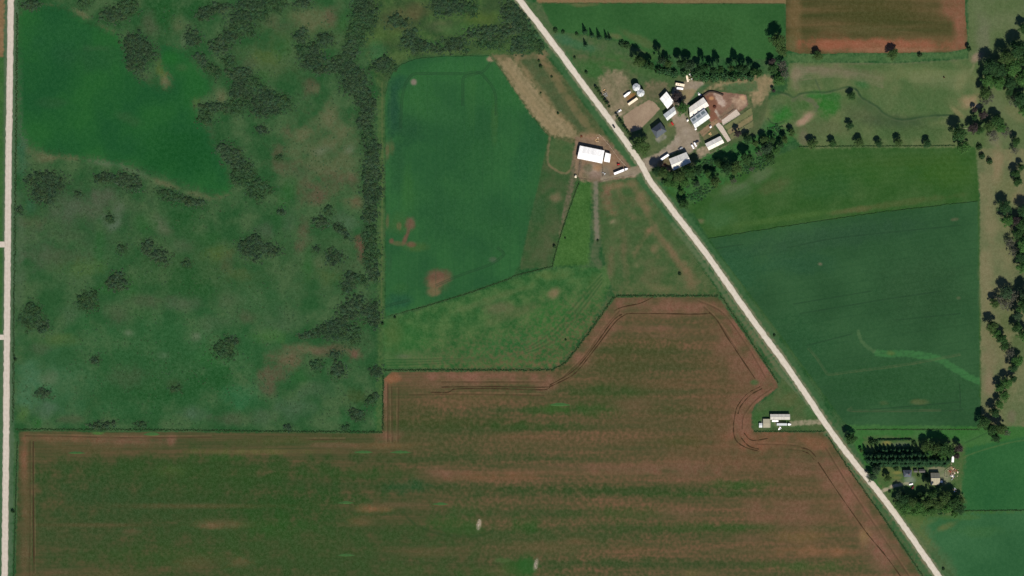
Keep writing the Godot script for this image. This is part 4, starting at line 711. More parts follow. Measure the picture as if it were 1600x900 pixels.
func leaf(v: PackedVector3Array, col: PackedColorArray, at: Vector3, out: Vector3, size: float, tone: float) -> void:
	var n := (out.normalized() + Vector3(rng.randfn(), rng.randfn(), rng.randfn()) * 0.55).normalized()
	var t := n.cross(Vector3(rng.randfn(), rng.randfn(), rng.randfn())).normalized()
	var b := n.cross(t)
	var l := size * rng.randf_range(0.7, 1.3)
	var w := l * 0.62
	v.append_array([at - t * l * 0.5, at + b * w * 0.5 + n * l * 0.12, at + t * l * 0.5, at - t * l * 0.5, at + t * l * 0.5, at - b * w * 0.5 + n * l * 0.12])
	var c := Color(tone * rng.randf_range(0.8, 1.2), tone * rng.randf_range(0.85, 1.15), tone * rng.randf_range(0.75, 1.25))
	for k in 6: col.append(c)

# unit crowns: radius about 1 in plan, base at 0; height h in the same units
func make_broad_crown(sd: int, h: float, lobes: int, leaves: int, open: float) -> ArrayMesh:
	rng.seed = sd
	var v := PackedVector3Array()
	var col := PackedColorArray()
	var centres := []
	for k in lobes:
		var a := TAU * k * 0.618 + rng.randf() * 0.6
		var q := sqrt((k + 0.5) / lobes) * rng.randf_range(0.45, 0.95) if k > 0 else 0.1
		var up := h * (0.32 + 0.50 * (1.0 - q * q) * rng.randf_range(0.75, 1.1))
		centres.append([Vector3(cos(a) * q, up, sin(a) * q), rng.randf_range(0.16, 0.36), rng.randf_range(0.7, 1.3)])
	for k in leaves:
		var c = centres[rng.randi() % lobes]
		var d := Vector3(rng.randfn(), rng.randfn() + 0.15, rng.randfn()).normalized()
		var r: float = c[1] * pow(rng.randf(), 0.25) * (1.0 + open * rng.randfn() * 0.2)
		leaf(v, col, c[0] + d * Vector3(1, 0.85, 1) * r, d + Vector3(0, 0.35, 0), 0.115, c[2])
	return tri_mesh(v, PackedVector2Array(), col)

func make_cone_crown(sd: int, h: float, tiers: int, leaves: int) -> ArrayMesh:
	rng.seed = sd
	var v := PackedVector3Array()
	var col := PackedColorArray()
	for k in leaves:
		var t := pow(rng.randf(), 1.4)
		var tier := floorf(t * tiers) / tiers
		var a := rng.randf() * TAU
		var reach := (1.0 - tier) * (0.86 + 0.2 * sin(a * 5.0 + tier * 40.0)) + 0.05
		var q := reach * pow(rng.randf(), 0.45)
		var d := Vector3(cos(a), 0, sin(a))
		leaf(v, col, d * q + Vector3(0, h * (0.06 + 0.92 * tier) + (reach - q) * 0.35 - 0.05, 0), d * 0.6 + Vector3(0, 0.8, 0), 0.17, rng.randf_range(0.85, 1.15))
	return tri_mesh(v, PackedVector2Array(), col)

func make_tuft(sd: int, h: float, leaves: int, size: float) -> ArrayMesh:   # low dome of leaves for shrubs and rank grass
	rng.seed = sd
	var v := PackedVector3Array()
	var col := PackedColorArray()
	for k in leaves:
		var d := Vector3(rng.randfn(), absf(rng.randfn()) * 0.9, rng.randfn()).normalized()
		var r := pow(rng.randf(), 0.3)
		leaf(v, col, d * Vector3(r, h * r, r), d, size, rng.randf_range(0.8, 1.2))
	return tri_mesh(v, PackedVector2Array(), col)

func make_mound(sd: int, leaves: int) -> ArrayMesh:   # flat-topped mass of small leaves, as a close willow thicket has
	rng.seed = sd
	var v := PackedVector3Array()
	var col := PackedColorArray()
	for k in leaves:
		var a := rng.randf() * TAU
		var q := sqrt(rng.randf())
		var bump := 1.0 + 0.18 * sin(a * 3.0 + sd) + 0.12 * sin(a * 5.0)
		leaf(v, col, Vector3(cos(a) * q * bump, sqrt(maxf(0.02, 1.0 - q * q)) - absf(rng.randfn()) * 0.1, sin(a) * q * bump), Vector3(0, 0.9, 0) + Vector3(cos(a), 0, sin(a)) * q * 1.1, 0.3, rng.randf_range(0.75, 1.25))
	for k in leaves / 3:
		var a := rng.randf() * TAU
		leaf(v, col, Vector3(cos(a) * 0.95, rng.randf() * 0.7, sin(a) * 0.95), Vector3(cos(a), 0.4, sin(a)), 0.42, rng.randf_range(0.75, 1.25))
	return tri_mesh(v, PackedVector2Array(), col)

func make_branches(sd: int, h: float, spread: float, count: int) -> ArrayMesh:   # tapered trunk with limbs, unit size
	rng.seed = sd
	var v := PackedVector3Array()
	limb(v, Vector3.ZERO, Vector3(rng.randfn() * 0.03, h * 0.75, rng.randfn() * 0.03), 0.055, 0.02)
	for k in count:
		var t := rng.randf_range(0.25, 0.7)
		var a := TAU * k / count + rng.randf()
		limb(v, Vector3(0, h * 0.75 * t, 0), Vector3(cos(a) * spread * (1.05 - t), h * (t * 0.75 + 0.22), sin(a) * spread * (1.05 - t)), 0.03, 0.008)
	return tri_mesh(v)

func limb(v: PackedVector3Array, a: Vector3, b: Vector3, ra: float, rb: float, n := 6) -> void:
	var d := (b - a).normalized()
	var s := d.cross(Vector3(0.3, 0.1, 0.9)).normalized()
	var u := d.cross(s)
	var lo := []
	var hi := []
	for i in n:
		var q := s * cos(TAU * i / n) + u * sin(TAU * i / n)
		lo.append(a + q * ra)
		hi.append(b + q * rb)
	hexa(v, lo, hi)

func leaf_mat(key: String, r: float, g: float, b: float) -> StandardMaterial3D:
	var m := mat(key, Color(r, g, b).linear_to_srgb(), 0.95, 0.0)
	m.vertex_color_use_as_albedo = true
	m.backlight_enabled = true
	m.backlight = Color(0.1, 0.12, 0.04)
	return m

func prepare_plants() -> void:
	for k in 5: leaf_meshes["broad%d" % k] = make_broad_crown(100 + k, 2.2, 30 + k * 3, 4200, 0.9)
	for k in 2: leaf_meshes["sparse%d" % k] = make_broad_crown(120 + k, 1.5, 16, 900, 1.6)
	for k in 3: leaf_meshes["cone%d" % k] = make_cone_crown(140 + k, 3.6, 9, 1500)
	for k in 3:
		leaf_meshes["shrub%d" % k] = make_tuft(160 + k, 1.25, 260, 0.34)
		leaf_meshes["mound%d" % k] = make_mound(190 + k, 170)
	for k in 2: leaf_meshes["grass%d" % k] = make_tuft(170 + k, 0.9, 60, 0.6)
	branch_meshes["broad"] = make_branches(180, 1.6, 0.7, 7)
	branch_meshes["cone"] = make_branches(181, 3.6, 0.25, 5)
	leaf_mat("leaf_oak", 0.034, 0.078, 0.026)
	leaf_mat("leaf_oak_dark", 0.027, 0.064, 0.025)
	leaf_mat("leaf_oak_olive", 0.047, 0.086, 0.028)
	leaf_mat("leaf_bright", 0.048, 0.115, 0.032)
	leaf_mat("leaf_spruce", 0.023, 0.060, 0.028)
	leaf_mat("leaf_purple", 0.05, 0.042, 0.04)
	leaf_mat("leaf_grey", 0.075, 0.08, 0.06)
	leaf_mat("leaf_willow", 0.037, 0.070, 0.036)
	leaf_mat("leaf_sedge", 0.036, 0.078, 0.034)
	leaf_mat("leaf_lush", 0.03, 0.075, 0.03)
	leaf_mat("leaf_rank", 0.028, 0.06, 0.024)
	mat("bark", Color(0.09, 0.07, 0.055).linear_to_srgb(), 0.95)
	mat("bark_pale", Color(0.28, 0.25, 0.21).linear_to_srgb(), 0.95)

# kinds: o oak-like, b bright green, s spruce, p purple, g grey and sparse, w dark willow
func tree(x: float, y: float, r: float, kind: String, label: String, group := "", tall := 1.0) -> void:
	rng.seed = int(x * 31 + y * 977)
	var names := {"o": "broadleaf_tree", "b": "broadleaf_tree", "s": "spruce_tree", "p": "purple_leaved_tree", "g": "bare_topped_tree", "w": "broadleaf_tree", "h": "shrub", "l": "shrub"}
	var t := thing(names[kind], label, "shrub" if kind in ["h", "l"] else "tree", P(x, y), rng.randf() * TAU, group)
	var m := r * S * (1.17 if r > 4.0 else 1.05)
	var crown := "broad%d" % (rng.randi() % 5)
	if kind == "s": crown = "cone%d" % (rng.randi() % 3)
	elif kind == "g": crown = "sparse%d" % (rng.randi() % 2)
	elif kind in ["h", "l"]: crown = "shrub%d" % (rng.randi() % 3)
	var leaves: String = {"o": "leaf_oak", "b": "leaf_bright", "s": "leaf_spruce", "p": "leaf_purple", "g": "leaf_grey", "w": "leaf_willow", "h": "leaf_rank", "l": "leaf_lush"}[kind]
	if kind == "o": leaves = ["leaf_oak", "leaf_oak_dark", "leaf_oak_olive"][rng.randi() % 3]
	var clear := 0.0 if kind in ["h", "l"] else (0.3 if kind == "s" else minf(1.6, m * 0.25))
	var up := rng.randf_range(0.9, 1.12) * tall * pow(7.0 / maxf(m, 3.0), 0.25)
	var c := part("crown", leaf_meshes[crown], mats[leaves], t, Vector3(0, clear, 0))
	c.scale = Vector3(m * rng.randf_range(0.92, 1.1), m * up, m * rng.randf_range(0.92, 1.1))
	if not kind in ["h", "l"]:
		var b := part("trunk", branch_meshes["cone" if kind == "s" else "broad"], mats["bark_pale" if kind == "g" else "bark"], t)
		b.scale = Vector3(m, m * up + clear * 0.5, m)
	else:
		var b := part("stem", branch_meshes["broad"], mats["bark"], t)
		b.scale = Vector3(m, m * up * 0.5, m)

# a mass of low growth: many copies of a tuft within an outline
func growth(called: String, spots: Array, kind: String, leaves: String, size: float, high: float, label: String, category: String, group := "", fringe := []) -> void:   # fringe: places of smaller, lower copies round the mass
	spots = spots.filter(off_road)
	var main := spots.size()
	spots = spots + fringe.filter(off_road)
	var mm := MultiMesh.new()
	mm.transform_format = MultiMesh.TRANSFORM_3D
	mm.use_colors = true
	mm.mesh = leaf_meshes[kind]
	mm.instance_count = spots.size()
	var at: Vector3 = spots[0]
	for i in spots.size():
		var k := size * rng.randf_range(0.65, 1.3) * (1.0 if i < main else 0.5)
		var bs := Basis(Vector3.UP, rng.randf() * TAU).scaled(Vector3(k, k * high * rng.randf_range(0.75, 1.25) * (1.0 if i < main else 0.6), k))
		mm.set_instance_transform(i, Transform3D(bs, spots[i] - at))
		var tint := rng.randf_range(0.78, 1.25)
		mm.set_instance_color(i, Color(tint * rng.randf_range(0.85, 1.15), tint, tint * rng.randf_range(0.85, 1.15)))
	var o := MultiMeshInstance3D.new()
	o.name = numbered(called)
	o.multimesh = mm
	o.material_override = mats[leaves]
	add_child(o)
	o.position = at
	meta(o, label, category, group, "stuff")

func off_road(p: Vector3) -> bool:
	for line in [ROAD, ROAD_WEST]:
		for i in range(0, line.size() - 2, 2):
			var a := P(line[i], line[i + 1])
			var b := P(line[i + 2], line[i + 3])
			if p.z < a.z - 6.0 or p.z > b.z + 6.0: continue
			var q := Geometry3D.get_closest_point_to_segment(p, a, b)
			if q.distance_to(p) < 6.0: return false
	return true

func in_ellipse(x: float, y: float, rx: float, ry: float, rot: float, spacing: float) -> Array:
	rng.seed = int(x * 13 + y * 7919)
	var out := []
	var cs := cos(deg_to_rad(rot)); var sn := sin(deg_to_rad(rot))
	var n := int(PI * rx * ry * S * S / (spacing * spacing)) + 2
	for k in n:
		var a := rng.randf() * TAU
		var edge := 1.0 + 0.16 * sin(a * 3 + x) + 0.1 * sin(a * 5 + y)
		var q := pow(rng.randf(), 0.6) * edge * 1.1 + maxf(0.0, rng.randfn() - 1.2) * 0.3
		var u := cos(a) * q * rx
		var v := sin(a) * q * ry
		out.append(P(x + u * cs - v * sn, y + u * sn + v * cs))
	return out

func along(pts: Array, width: float, spacing: float) -> Array:
	rng.seed = int(pts[0] * 17 + pts[1] * 41)
	var out := []
	for i in range(0, pts.size() - 2, 2):
		var a := Vector2(pts[i], pts[i + 1])
		var b := Vector2(pts[i + 2], pts[i + 3])
		var n := maxi(1, int(a.distance_to(b) * S / spacing))
		var side := (b - a).normalized().orthogonal()
		for k in n:
			var p := a.lerp(b, (k + rng.randf()) / n) + side * rng.randf_range(-0.5, 0.5) * width
			out.append(P(p.x, p.y))
	return out

# ------------------------------------------------------------------ buildings
func plate(v: PackedVector3Array, pts: Array, off: Vector3) -> void:
	var hi := []
	for p in pts: hi.append(p + off)
	hexa(v, pts, hi)

func part_of(called: String, v: PackedVector3Array, m: Material, parent: Node) -> MeshInstance3D:
	return part(called, tri_mesh(v), m, parent)

# one slope of a roof, made of metal sheets that run from eave to ridge
func roof_slope(o: Node3D, e0: Vector3, e1: Vector3, r1: Vector3, r0: Vector3, roof: String) -> Node3D:
	var slope := Node3D.new()
	slope.name = "roof"
	o.add_child(slope, true)
	var n := clampi(roundi(e0.distance_to(e1) / 1.5), 3, 24)
	rng.seed = int(absf(e0.x * 100.0) + absf(e0.z * 10.0))
	for k in n:
		var a := float(k) / n
		var b := (k + 1.0) / n - 0.035 / n
		var lift := Vector3(0, rng.randf() * 0.04, 0)
		var v := PackedVector3Array()
		plate(v, [e0.lerp(e1, a) + lift, e0.lerp(e1, b) + lift, r0.lerp(r1, b) + lift, r0.lerp(r1, a) + lift], Vector3(0, -0.16, 0))
		part_of("roof_sheet", v, mats[roof + str([0, 0, 1, 2][rng.randi() % 4])], slope)
	return slope

# corners in photo pixels: c0-c1 is one eave, c3-c2 the other; ridge at share f from the first to the second
func gable(called: String, label: String, category: String, c: Array, eave: float, ridge: float, f: float, roof: String, wall: Material, opts := {}) -> Node3D:
	var q := []
	var mid := Vector3.ZERO
	for i in 4:
		q.append(P(c[2 * i], c[2 * i + 1]))
		mid += q[i] / 4
	var o := thing(called, label, category, mid)
	for i in 4: q[i] -= mid
	var up := Vector3(0, 1, 0)
	var e: Array = []
	for i in 4: e.append(q[i] + up * eave)
	var r0: Vector3 = q[0].lerp(q[3], f) + up * ridge
	var r1: Vector3 = q[1].lerp(q[2], f) + up * ridge
	var slope_a := roof_slope(o, e[0], e[1], r1, r0, roof)
	roof_slope(o, e[3], e[2], r1, r0, roof)
	var v := PackedVector3Array()
	var along_ridge := (r1 - r0).normalized()
	var side := along_ridge.cross(up).normalized()
	plate(v, [r0 - side * 0.22 + up * 0.01, r0 + side * 0.22 + up * 0.01, r1 + side * 0.22 + up * 0.01, r1 - side * 0.22 + up * 0.01], up * 0.08)
	part_of("ridge_cap", v, mats[roof + "0"], o)
	var b := []   # wall footings, drawn in under the eaves
	for i in 4: b.append(q[i] * (1.0 - 0.45 / q[i].length()))
	for i in 4:
		var a0: Vector3 = b[i]
		var a1: Vector3 = b[(i + 1) % 4]
		var inward: Vector3 = -((a0 + a1) / 2).normalized() * 0.2
		v = PackedVector3Array()
		var tall := eave - 0.02
		if i % 2 == 0:
			plate(v, [a0, a1, a1 + up * tall, a0 + up * tall], inward)
		else:
			var peak := (a0.lerp(a1, f if i == 1 else 1.0 - f)) + up * (ridge - 0.35)
			plate(v, [a0 + (a1 - a0).normalized() * 0.25, a1 - (a1 - a0).normalized() * 0.25, a1 - (a1 - a0).normalized() * 0.25 + up * tall, peak, a0 + (a1 - a0).normalized() * 0.25 + up * tall], inward)
		part_of("wall", v, wall, o)
		var run := (a1 - a0).normalized()
		var outward := -inward.normalized()
		if i % 2 == 1:
			v = PackedVector3Array()
			var dc := (a0 + a1) / 2 + outward * 0.02
			var dw: float = opts.get("door", 3.6) / 2
			var dh := minf(eave * 0.8, opts.get("door", 3.6) * 0.95)
			plate(v, [dc - run * dw, dc + run * dw, dc + run * dw + up * dh, dc - run * dw + up * dh], outward * 0.08)
			part_of("door", v, mats["door_paint"], o)
		else:
			var count: int = clampi(int(a0.distance_to(a1) / 5.0), 1, 5)
			for k in count:
				var wc := a0.lerp(a1, (k + 0.5) / count) + outward * 0.02 + up * (eave * 0.55)
				v = PackedVector3Array()
				plate(v, [wc - run * 0.6 - up * 0.45, wc + run * 0.6 - up * 0.45, wc + run * 0.6 + up * 0.45, wc - run * 0.6 + up * 0.45], outward * 0.06)
				part_of("window", v, mats["dark_glass"], o)
	var normal_a := ((e[1] - e[0]) as Vector3).cross(r0 - e[0]).normalized()
	if normal_a.y < 0: normal_a = -normal_a
	for s in opts.get("panels", []):   # [along, up the slope, half width, half height] as shares of the first slope
		v = PackedVector3Array()
		var pts := []
		for k in [[-1, -1], [1, -1], [1, 1], [-1, 1]]:
			var u: float = s[0] + k[0] * s[2]
			var w: float = s[1] + k[1] * s[3]
			pts.append((e[0].lerp(e[1], u) as Vector3).lerp(r0.lerp(r1, u), w) + normal_a * 0.03)
		plate(v, pts, normal_a * 0.09)
		part_of(opts.get("panel_name", "skylight"), v, mats[opts.get("panel_mat", "dark_panel")], slope_a)
	for s in opts.get("vents", []):
		v = PackedVector3Array()
		box(v, r0.lerp(r1, s) + up * 0.45, Vector3(0.9, 0.9, 0.9))
		var lo := []
		var p := r0.lerp(r1, s) + up * 0.9
		for k in [[-1, -1], [1, -1], [1, 1], [-1, 1]]: lo.append(p + Vector3(k[0] * 0.65, 0, k[1] * 0.65))
		for k in 4: v.append_array([lo[k], p + up * 0.5, lo[(k + 1) % 4]])
		part_of("roof_vent", v, mats["zinc"], o)
	for s in opts.get("dormers", []):   # boxes along the first eave
		v = PackedVector3Array()
		box(v, e[0].lerp(e[1], s) + up * 0.2 + (r0 - e[0]).normalized() * 0.3, Vector3(1.3, 1.5, 1.3))
		part_of("dormer", v, mats["dark_panel"], o)
	return o

func hip(called: String, label: String, category: String, c: Array, eave: float, ridge: float, roof: Material, wall: Material) -> Node3D:
	var q := []
	var mid := Vector3.ZERO
	for i in 4:
		q.append(P(c[2 * i], c[2 * i + 1]))
		mid += q[i] / 4
	var o := thing(called, label, category, mid)
	for i in 4: q[i] -= mid
	var up := Vector3(0, 1, 0)
	var m0: Vector3 = (q[0] + q[3]) / 2
	var m1: Vector3 = (q[1] + q[2]) / 2
	var r0 := m0.lerp(m1, 0.3) + up * ridge
	var r1 := m0.lerp(m1, 0.7) + up * ridge
	var e := []
	for i in 4: e.append(q[i] + up * eave)
	for s in [[e[0], e[1], r1, r0], [e[2], e[3], r0, r1], [e[1], e[2], r1], [e[3], e[0], r0]]:
		var v := PackedVector3Array()
		plate(v, s, Vector3(0, -0.15, 0))
		part_of("roof", v, roof, o)
	for i in 4:
		var a0: Vector3 = q[i] * (1.0 - 0.5 / q[i].length())
		var a1: Vector3 = q[(i + 1) % 4] * (1.0 - 0.5 / q[(i + 1) % 4].length())
		var out := ((a0 + a1) / 2).normalized()
		var run := (a1 - a0).normalized()
		var v := PackedVector3Array()
		var ends := 0.25 if i % 2 else 0.0
		plate(v, [a0 + run * ends, a1 - run * ends, a1 - run * ends + up * (eave - 0.02), a0 + run * ends + up * (eave - 0.02)], -out * 0.2)
		part_of("wall", v, wall, o)
		for k in 2:
			var wc := a0.lerp(a1, 0.3 + 0.4 * k) + out * 0.02 + up * 1.6
			v = PackedVector3Array()
			plate(v, [wc - run * 0.55 - up * 0.6, wc + run * 0.55 - up * 0.6, wc + run * 0.55 + up * 0.6, wc - run * 0.55 + up * 0.6], out * 0.06)
			part_of("window", v, mats["dark_glass"], o)
		if i == 2:
			var dc := a0.lerp(a1, 0.5) + out * 0.02
			v = PackedVector3Array()
			plate(v, [dc - run * 0.5, dc + run * 0.5, dc + run * 0.5 + up * 2.05, dc - run * 0.5 + up * 2.05], out * 0.07)
			part_of("door", v, mats["door_paint"], o)
	var v := PackedVector3Array()
	box(v, r0.lerp(r1, 0.8) + Vector3(0.3, 0.3, 0.9), Vector3(0.8, 1.8, 0.8))
	part_of("chimney", v, mats["brick_red"], o)
	return o

func grain_bin(x: float, y: float, r: float, h: float, label: String) -> void:
	var o := thing("grain_bin", label, "grain bin", P(x, y), 0.3, "grain bins beside the trailers")
	var v := PackedVector3Array()
	var rings := 14
	for k in rings:   # corrugated wall
		var a := ring(Vector3(0, h * k / rings, 0), r, 28)
		var b := ring(Vector3(0, h * (k + 0.5) / rings, 0), r + 0.05, 28)
		var c := ring(Vector3(0, h * (k + 1.0) / rings, 0), r, 28)
		for i in 28:
			quad(v, a[i], b[i], b[(i + 1) % 28], a[(i + 1) % 28])
			quad(v, b[i], c[i], c[(i + 1) % 28], b[(i + 1) % 28])
	part_of("wall", v, mats["zinc"], o)
	var top := Vector3(0, h + r * 0.5, 0)
	for i in 14:   # roof sheets with raised seams
		var a0 := TAU * i / 14
		var a1 := TAU * (i + 1) / 14
		v = PackedVector3Array()
		var e0 := Vector3(cos(a0) * (r + 0.15), h - 0.05, sin(a0) * (r + 0.15))
		var e1 := Vector3(cos(a1) * (r + 0.15), h - 0.05, sin(a1) * (r + 0.15))
		var t0 := top + Vector3(cos(a0), -0.5, sin(a0)) * 0.5
		var t1 := top + Vector3(cos(a1), -0.5, sin(a1)) * 0.5
		var em := (e0 + e1) / 2 * 1.02 - Vector3(0, 0.09, 0)
		var tm := (t0 + t1) / 2 - Vector3(0, 0.03, 0)
		quad(v, e0, t0, tm, em)
		quad(v, em, tm, t1, e1)
		part_of("roof_sheet", v, mats["zinc" if i % 3 else "zinc_dull"], o)
	v = PackedVector3Array()
	hexa(v, ring(top - Vector3(0, 0.3, 0), 0.55, 12), ring(top + Vector3(0, 0.2, 0), 0.5, 12))
	part_of("cap", v, mats["zinc_dull"], o)
	v = PackedVector3Array()
	for s in [-0.22, 0.22]: box(v, Vector3(r + 0.18, h / 2, s), Vector3(0.05, h, 0.05))
	for k in int(h / 0.35): box(v, Vector3(r + 0.18, 0.3 + k * 0.35, 0), Vector3(0.04, 0.04, 0.4))
	part_of("ladder", v, mats["zinc_dull"], o)
	v = PackedVector3Array()
	plate(v, [Vector3(-0.5, 0.6, r + 0.06), Vector3(0.5, 0.6, r + 0.06), Vector3(0.5, 2.2, r + 0.06), Vector3(-0.5, 2.2, r + 0.06)], Vector3(0, 0, 0.06))
	part_of("door", v, mats["zinc_dull"], o)

# ------------------------------------------------------------------ vehicles and machines; they point along +x
func heading(dx: float, dy: float) -> float:
	return atan2(-dy, dx)

func wheels(o: Node, spots: Array, r: float, w: float) -> void:
	for s in spots:
		var v := PackedVector3Array()
		hexa(v, ring(Vector3(s[0], r, s[1] - w / 2), r, 12, 2), ring(Vector3(s[0], r, s[1] + w / 2), r, 12, 2))
		var t := part_of("wheel", v, mats["rubber"], o)
		v = PackedVector3Array()
		var out: float = sign(s[1])
		hexa(v, ring(Vector3(s[0], r, s[1] + out * (w / 2 + 0.005)), r * 0.55, 10, 2), ring(Vector3(s[0], r, s[1] + out * (w / 2 + 0.03)), r * 0.5, 10, 2))
		part_of("rim", v, mats["zinc_dull"], t)

func car(called: String, label: String, x: float, y: float, dx: float, dy: float, paint: Material, kind := "car", group := "") -> void:
	var o := thing(called, label, {"car": "car", "pickup": "pickup", "van": "van"}[kind], P(x, y), heading(dx, dy), group)
	var l := 4.6 if kind == "car" else 5.6
	var w := 1.85 if kind == "car" else 2.0
	var v := PackedVector3Array()
	round_box(v, Vector3(0, 0.68, 0), Vector3(l, 0.72, w), 0.28)
	part_of("body", v, paint, o)
	var cx := -0.25
	var cl := 2.6
	var ch := 0.62
	if kind == "pickup":
		cx = 0.35
		cl = 2.0
		ch = 0.75
	elif kind == "van":
		cx = -0.5
		cl = 4.2
		ch = 1.1
	v = PackedVector3Array()
	round_box(v, Vector3(cx, 1.04 + ch / 2, 0), Vector3(cl, ch, w - 0.2), 0.12, 0.1)
	part_of("cabin_glass", v, mats["dark_glass"], o)
	v = PackedVector3Array()
	round_box(v, Vector3(cx - 0.05, 1.04 + ch + 0.04, 0), Vector3(cl * 0.84, 0.1, (w - 0.2) * 0.86), 0.12, 0.05)
	part_of("roof", v, paint, o)
	if kind == "pickup":
		v = PackedVector3Array()
		box(v, Vector3(-1.75, 1.05, 0), Vector3(1.7, 0.03, w - 0.35))
		part_of("bed_liner", v, mats["rubber"], o)
	for s in [-1, 1]:
		v = PackedVector3Array()
		box(v, Vector3(l / 2 - 0.02, 0.78, s * (w / 2 - 0.4)), Vector3(0.1, 0.16, 0.34))
		part_of("headlight", v, mats["zinc"], o)
	wheels(o, [[l * 0.31, w / 2 - 0.1], [l * 0.31, 0.1 - w / 2], [-l * 0.31, w / 2 - 0.1], [-l * 0.31, 0.1 - w / 2]], 0.36, 0.24)

func trailer(called: String, label: String, category: String, x: float, y: float, dx: float, dy: float, l: float, w: float, h: float, roof: Material, sides: Material, opts := {}) -> Node3D:
	var o := thing(called, label, category, P(x, y), heading(dx, dy))
	var v := PackedVector3Array()
	var bottom := 0.9
	if opts.get("pointed", false):
		var lo := [Vector3(-l / 2, bottom, -w / 2), Vector3(l * 0.2, bottom, -w / 2), Vector3(l / 2, bottom, -0.25), Vector3(l / 2, bottom, 0.25), Vector3(l * 0.2, bottom, w / 2), Vector3(-l / 2, bottom, w / 2)]
		var hi := []
		for p in lo: hi.append(p * Vector3(0.99, 1, 0.97) + Vector3(0, h - 0.08, 0))
		hexa(v, lo, hi)
	else:
		round_box(v, Vector3(0, bottom + h / 2 - 0.04, 0), Vector3(l, h - 0.08, w), 0.1)
	part_of("body", v, sides, o)
	v = PackedVector3Array()
	if opts.get("pointed", false):
		var lo2 := [Vector3(-l / 2, bottom + h - 0.07, -w / 2), Vector3(l * 0.2, bottom + h - 0.07, -w / 2), Vector3(l / 2, bottom + h - 0.07, -0.2), Vector3(l / 2, bottom + h - 0.07, 0.2), Vector3(l * 0.2, bottom + h - 0.07, w / 2), Vector3(-l / 2, bottom + h - 0.07, w / 2)]
		plate(v, lo2, Vector3(0, 0.1, 0))
	else:
		for k in 12:   # roof bows, a little uneven
			box(v, Vector3(-l / 2 + l * (k + 0.5) / 12, bottom + h - 0.02 + (0.03 if k % 2 else 0.0), 0), Vector3(l / 12 - 0.01, 0.12, w + 0.06))
	part_of("roof", v, roof, o)
	for s in opts.get("vents", []):
		v = PackedVector3Array()
		box(v, Vector3(s * l, bottom + h + 0.18, 0), Vector3(0.75, 0.25, 0.75))
		part_of("roof_vent", v, mats["dark_panel"], o)
	v = PackedVector3Array()
	limb(v, Vector3(l / 2, 0.7, 0), Vector3(l / 2 + 1.3, 0.55, 0), 0.09, 0.07)
	part_of("drawbar", v, mats["rust"], o)
	wheels(o, [[-l * 0.3, w / 2 - 0.2], [-l * 0.3, 0.2 - w / 2], [-l * 0.3 + 1.2, w / 2 - 0.2], [-l * 0.3 + 1.2, 0.2 - w / 2]], 0.48, 0.26)
	return o

func semi(label: String, x: float, y: float, dx: float, dy: float, l: float, roof: Material, cab: Material) -> void:
	var o := trailer("semi_truck", label, "truck", x, y, dx, dy, l, 2.6, 2.8, roof, mats["white_paint"])
	var v := PackedVector3Array()
	round_box(v, Vector3(l / 2 + 2.2, 1.9, 0), Vector3(2.2, 2.2, 2.4), 0.2, 0.06)
	var c := part_of("cab", v, cab, o)
	v = PackedVector3Array()
	round_box(v, Vector3(l / 2 + 4.0, 1.35, 0), Vector3(1.7, 1.1, 1.7), 0.25, 0.08)
	part_of("hood", v, cab, c)
	v = PackedVector3Array()
	plate(v, [Vector3(l / 2 + 3.31, 2.0, -1.0), Vector3(l / 2 + 3.31, 2.0, 1.0), Vector3(l / 2 + 3.22, 2.8, 0.9), Vector3(l / 2 + 3.22, 2.8, -0.9)], Vector3(0.05, 0, 0))
	part_of("windshield", v, mats["dark_glass"], c)
	for s in [-1, 1]:
		v = PackedVector3Array()
		limb(v, Vector3(l / 2 + 1.0, 1.0, s * 1.1), Vector3(l / 2 + 1.0, 3.6, s * 1.1), 0.09, 0.09)
		part_of("exhaust_stack", v, mats["zinc"], c)
	wheels(o, [[l / 2 + 4.1, 1.0], [l / 2 + 4.1, -1.0], [l / 2 + 0.6, 1.0], [l / 2 + 0.6, -1.0]], 0.5, 0.3)

func tractor(label: String, x: float, y: float, dx: float, dy: float, paint: Material) -> void:
	var o := thing("tractor", label, "tractor", P(x, y), heading(dx, dy))
	var v := PackedVector3Array()
	round_box(v, Vector3(1.0, 1.2, 0), Vector3(2.0, 0.8, 0.8), 0.15)
	part_of("hood", v, paint, o)
	v = PackedVector3Array()
	box(v, Vector3(-0.3, 0.9, 0), Vector3(2.4, 0.4, 0.5))
	part_of("chassis", v, mats["rubber"], o)
	v = PackedVector3Array()
	round_box(v, Vector3(-0.6, 1.9, 0), Vector3(1.4, 1.3, 1.4), 0.12, 0.06)
	part_of("cab_glass", v, mats["dark_glass"], o)
	v = PackedVector3Array()
	round_box(v, Vector3(-0.6, 2.6, 0), Vector3(1.5, 0.14, 1.5), 0.1)
	part_of("cab_roof", v, paint, o)
	wheels(o, [[-0.9, 0.95], [-0.9, -0.95]], 0.85, 0.5)
	wheels(o, [[1.5, 0.8], [1.5, -0.8]], 0.48, 0.3)

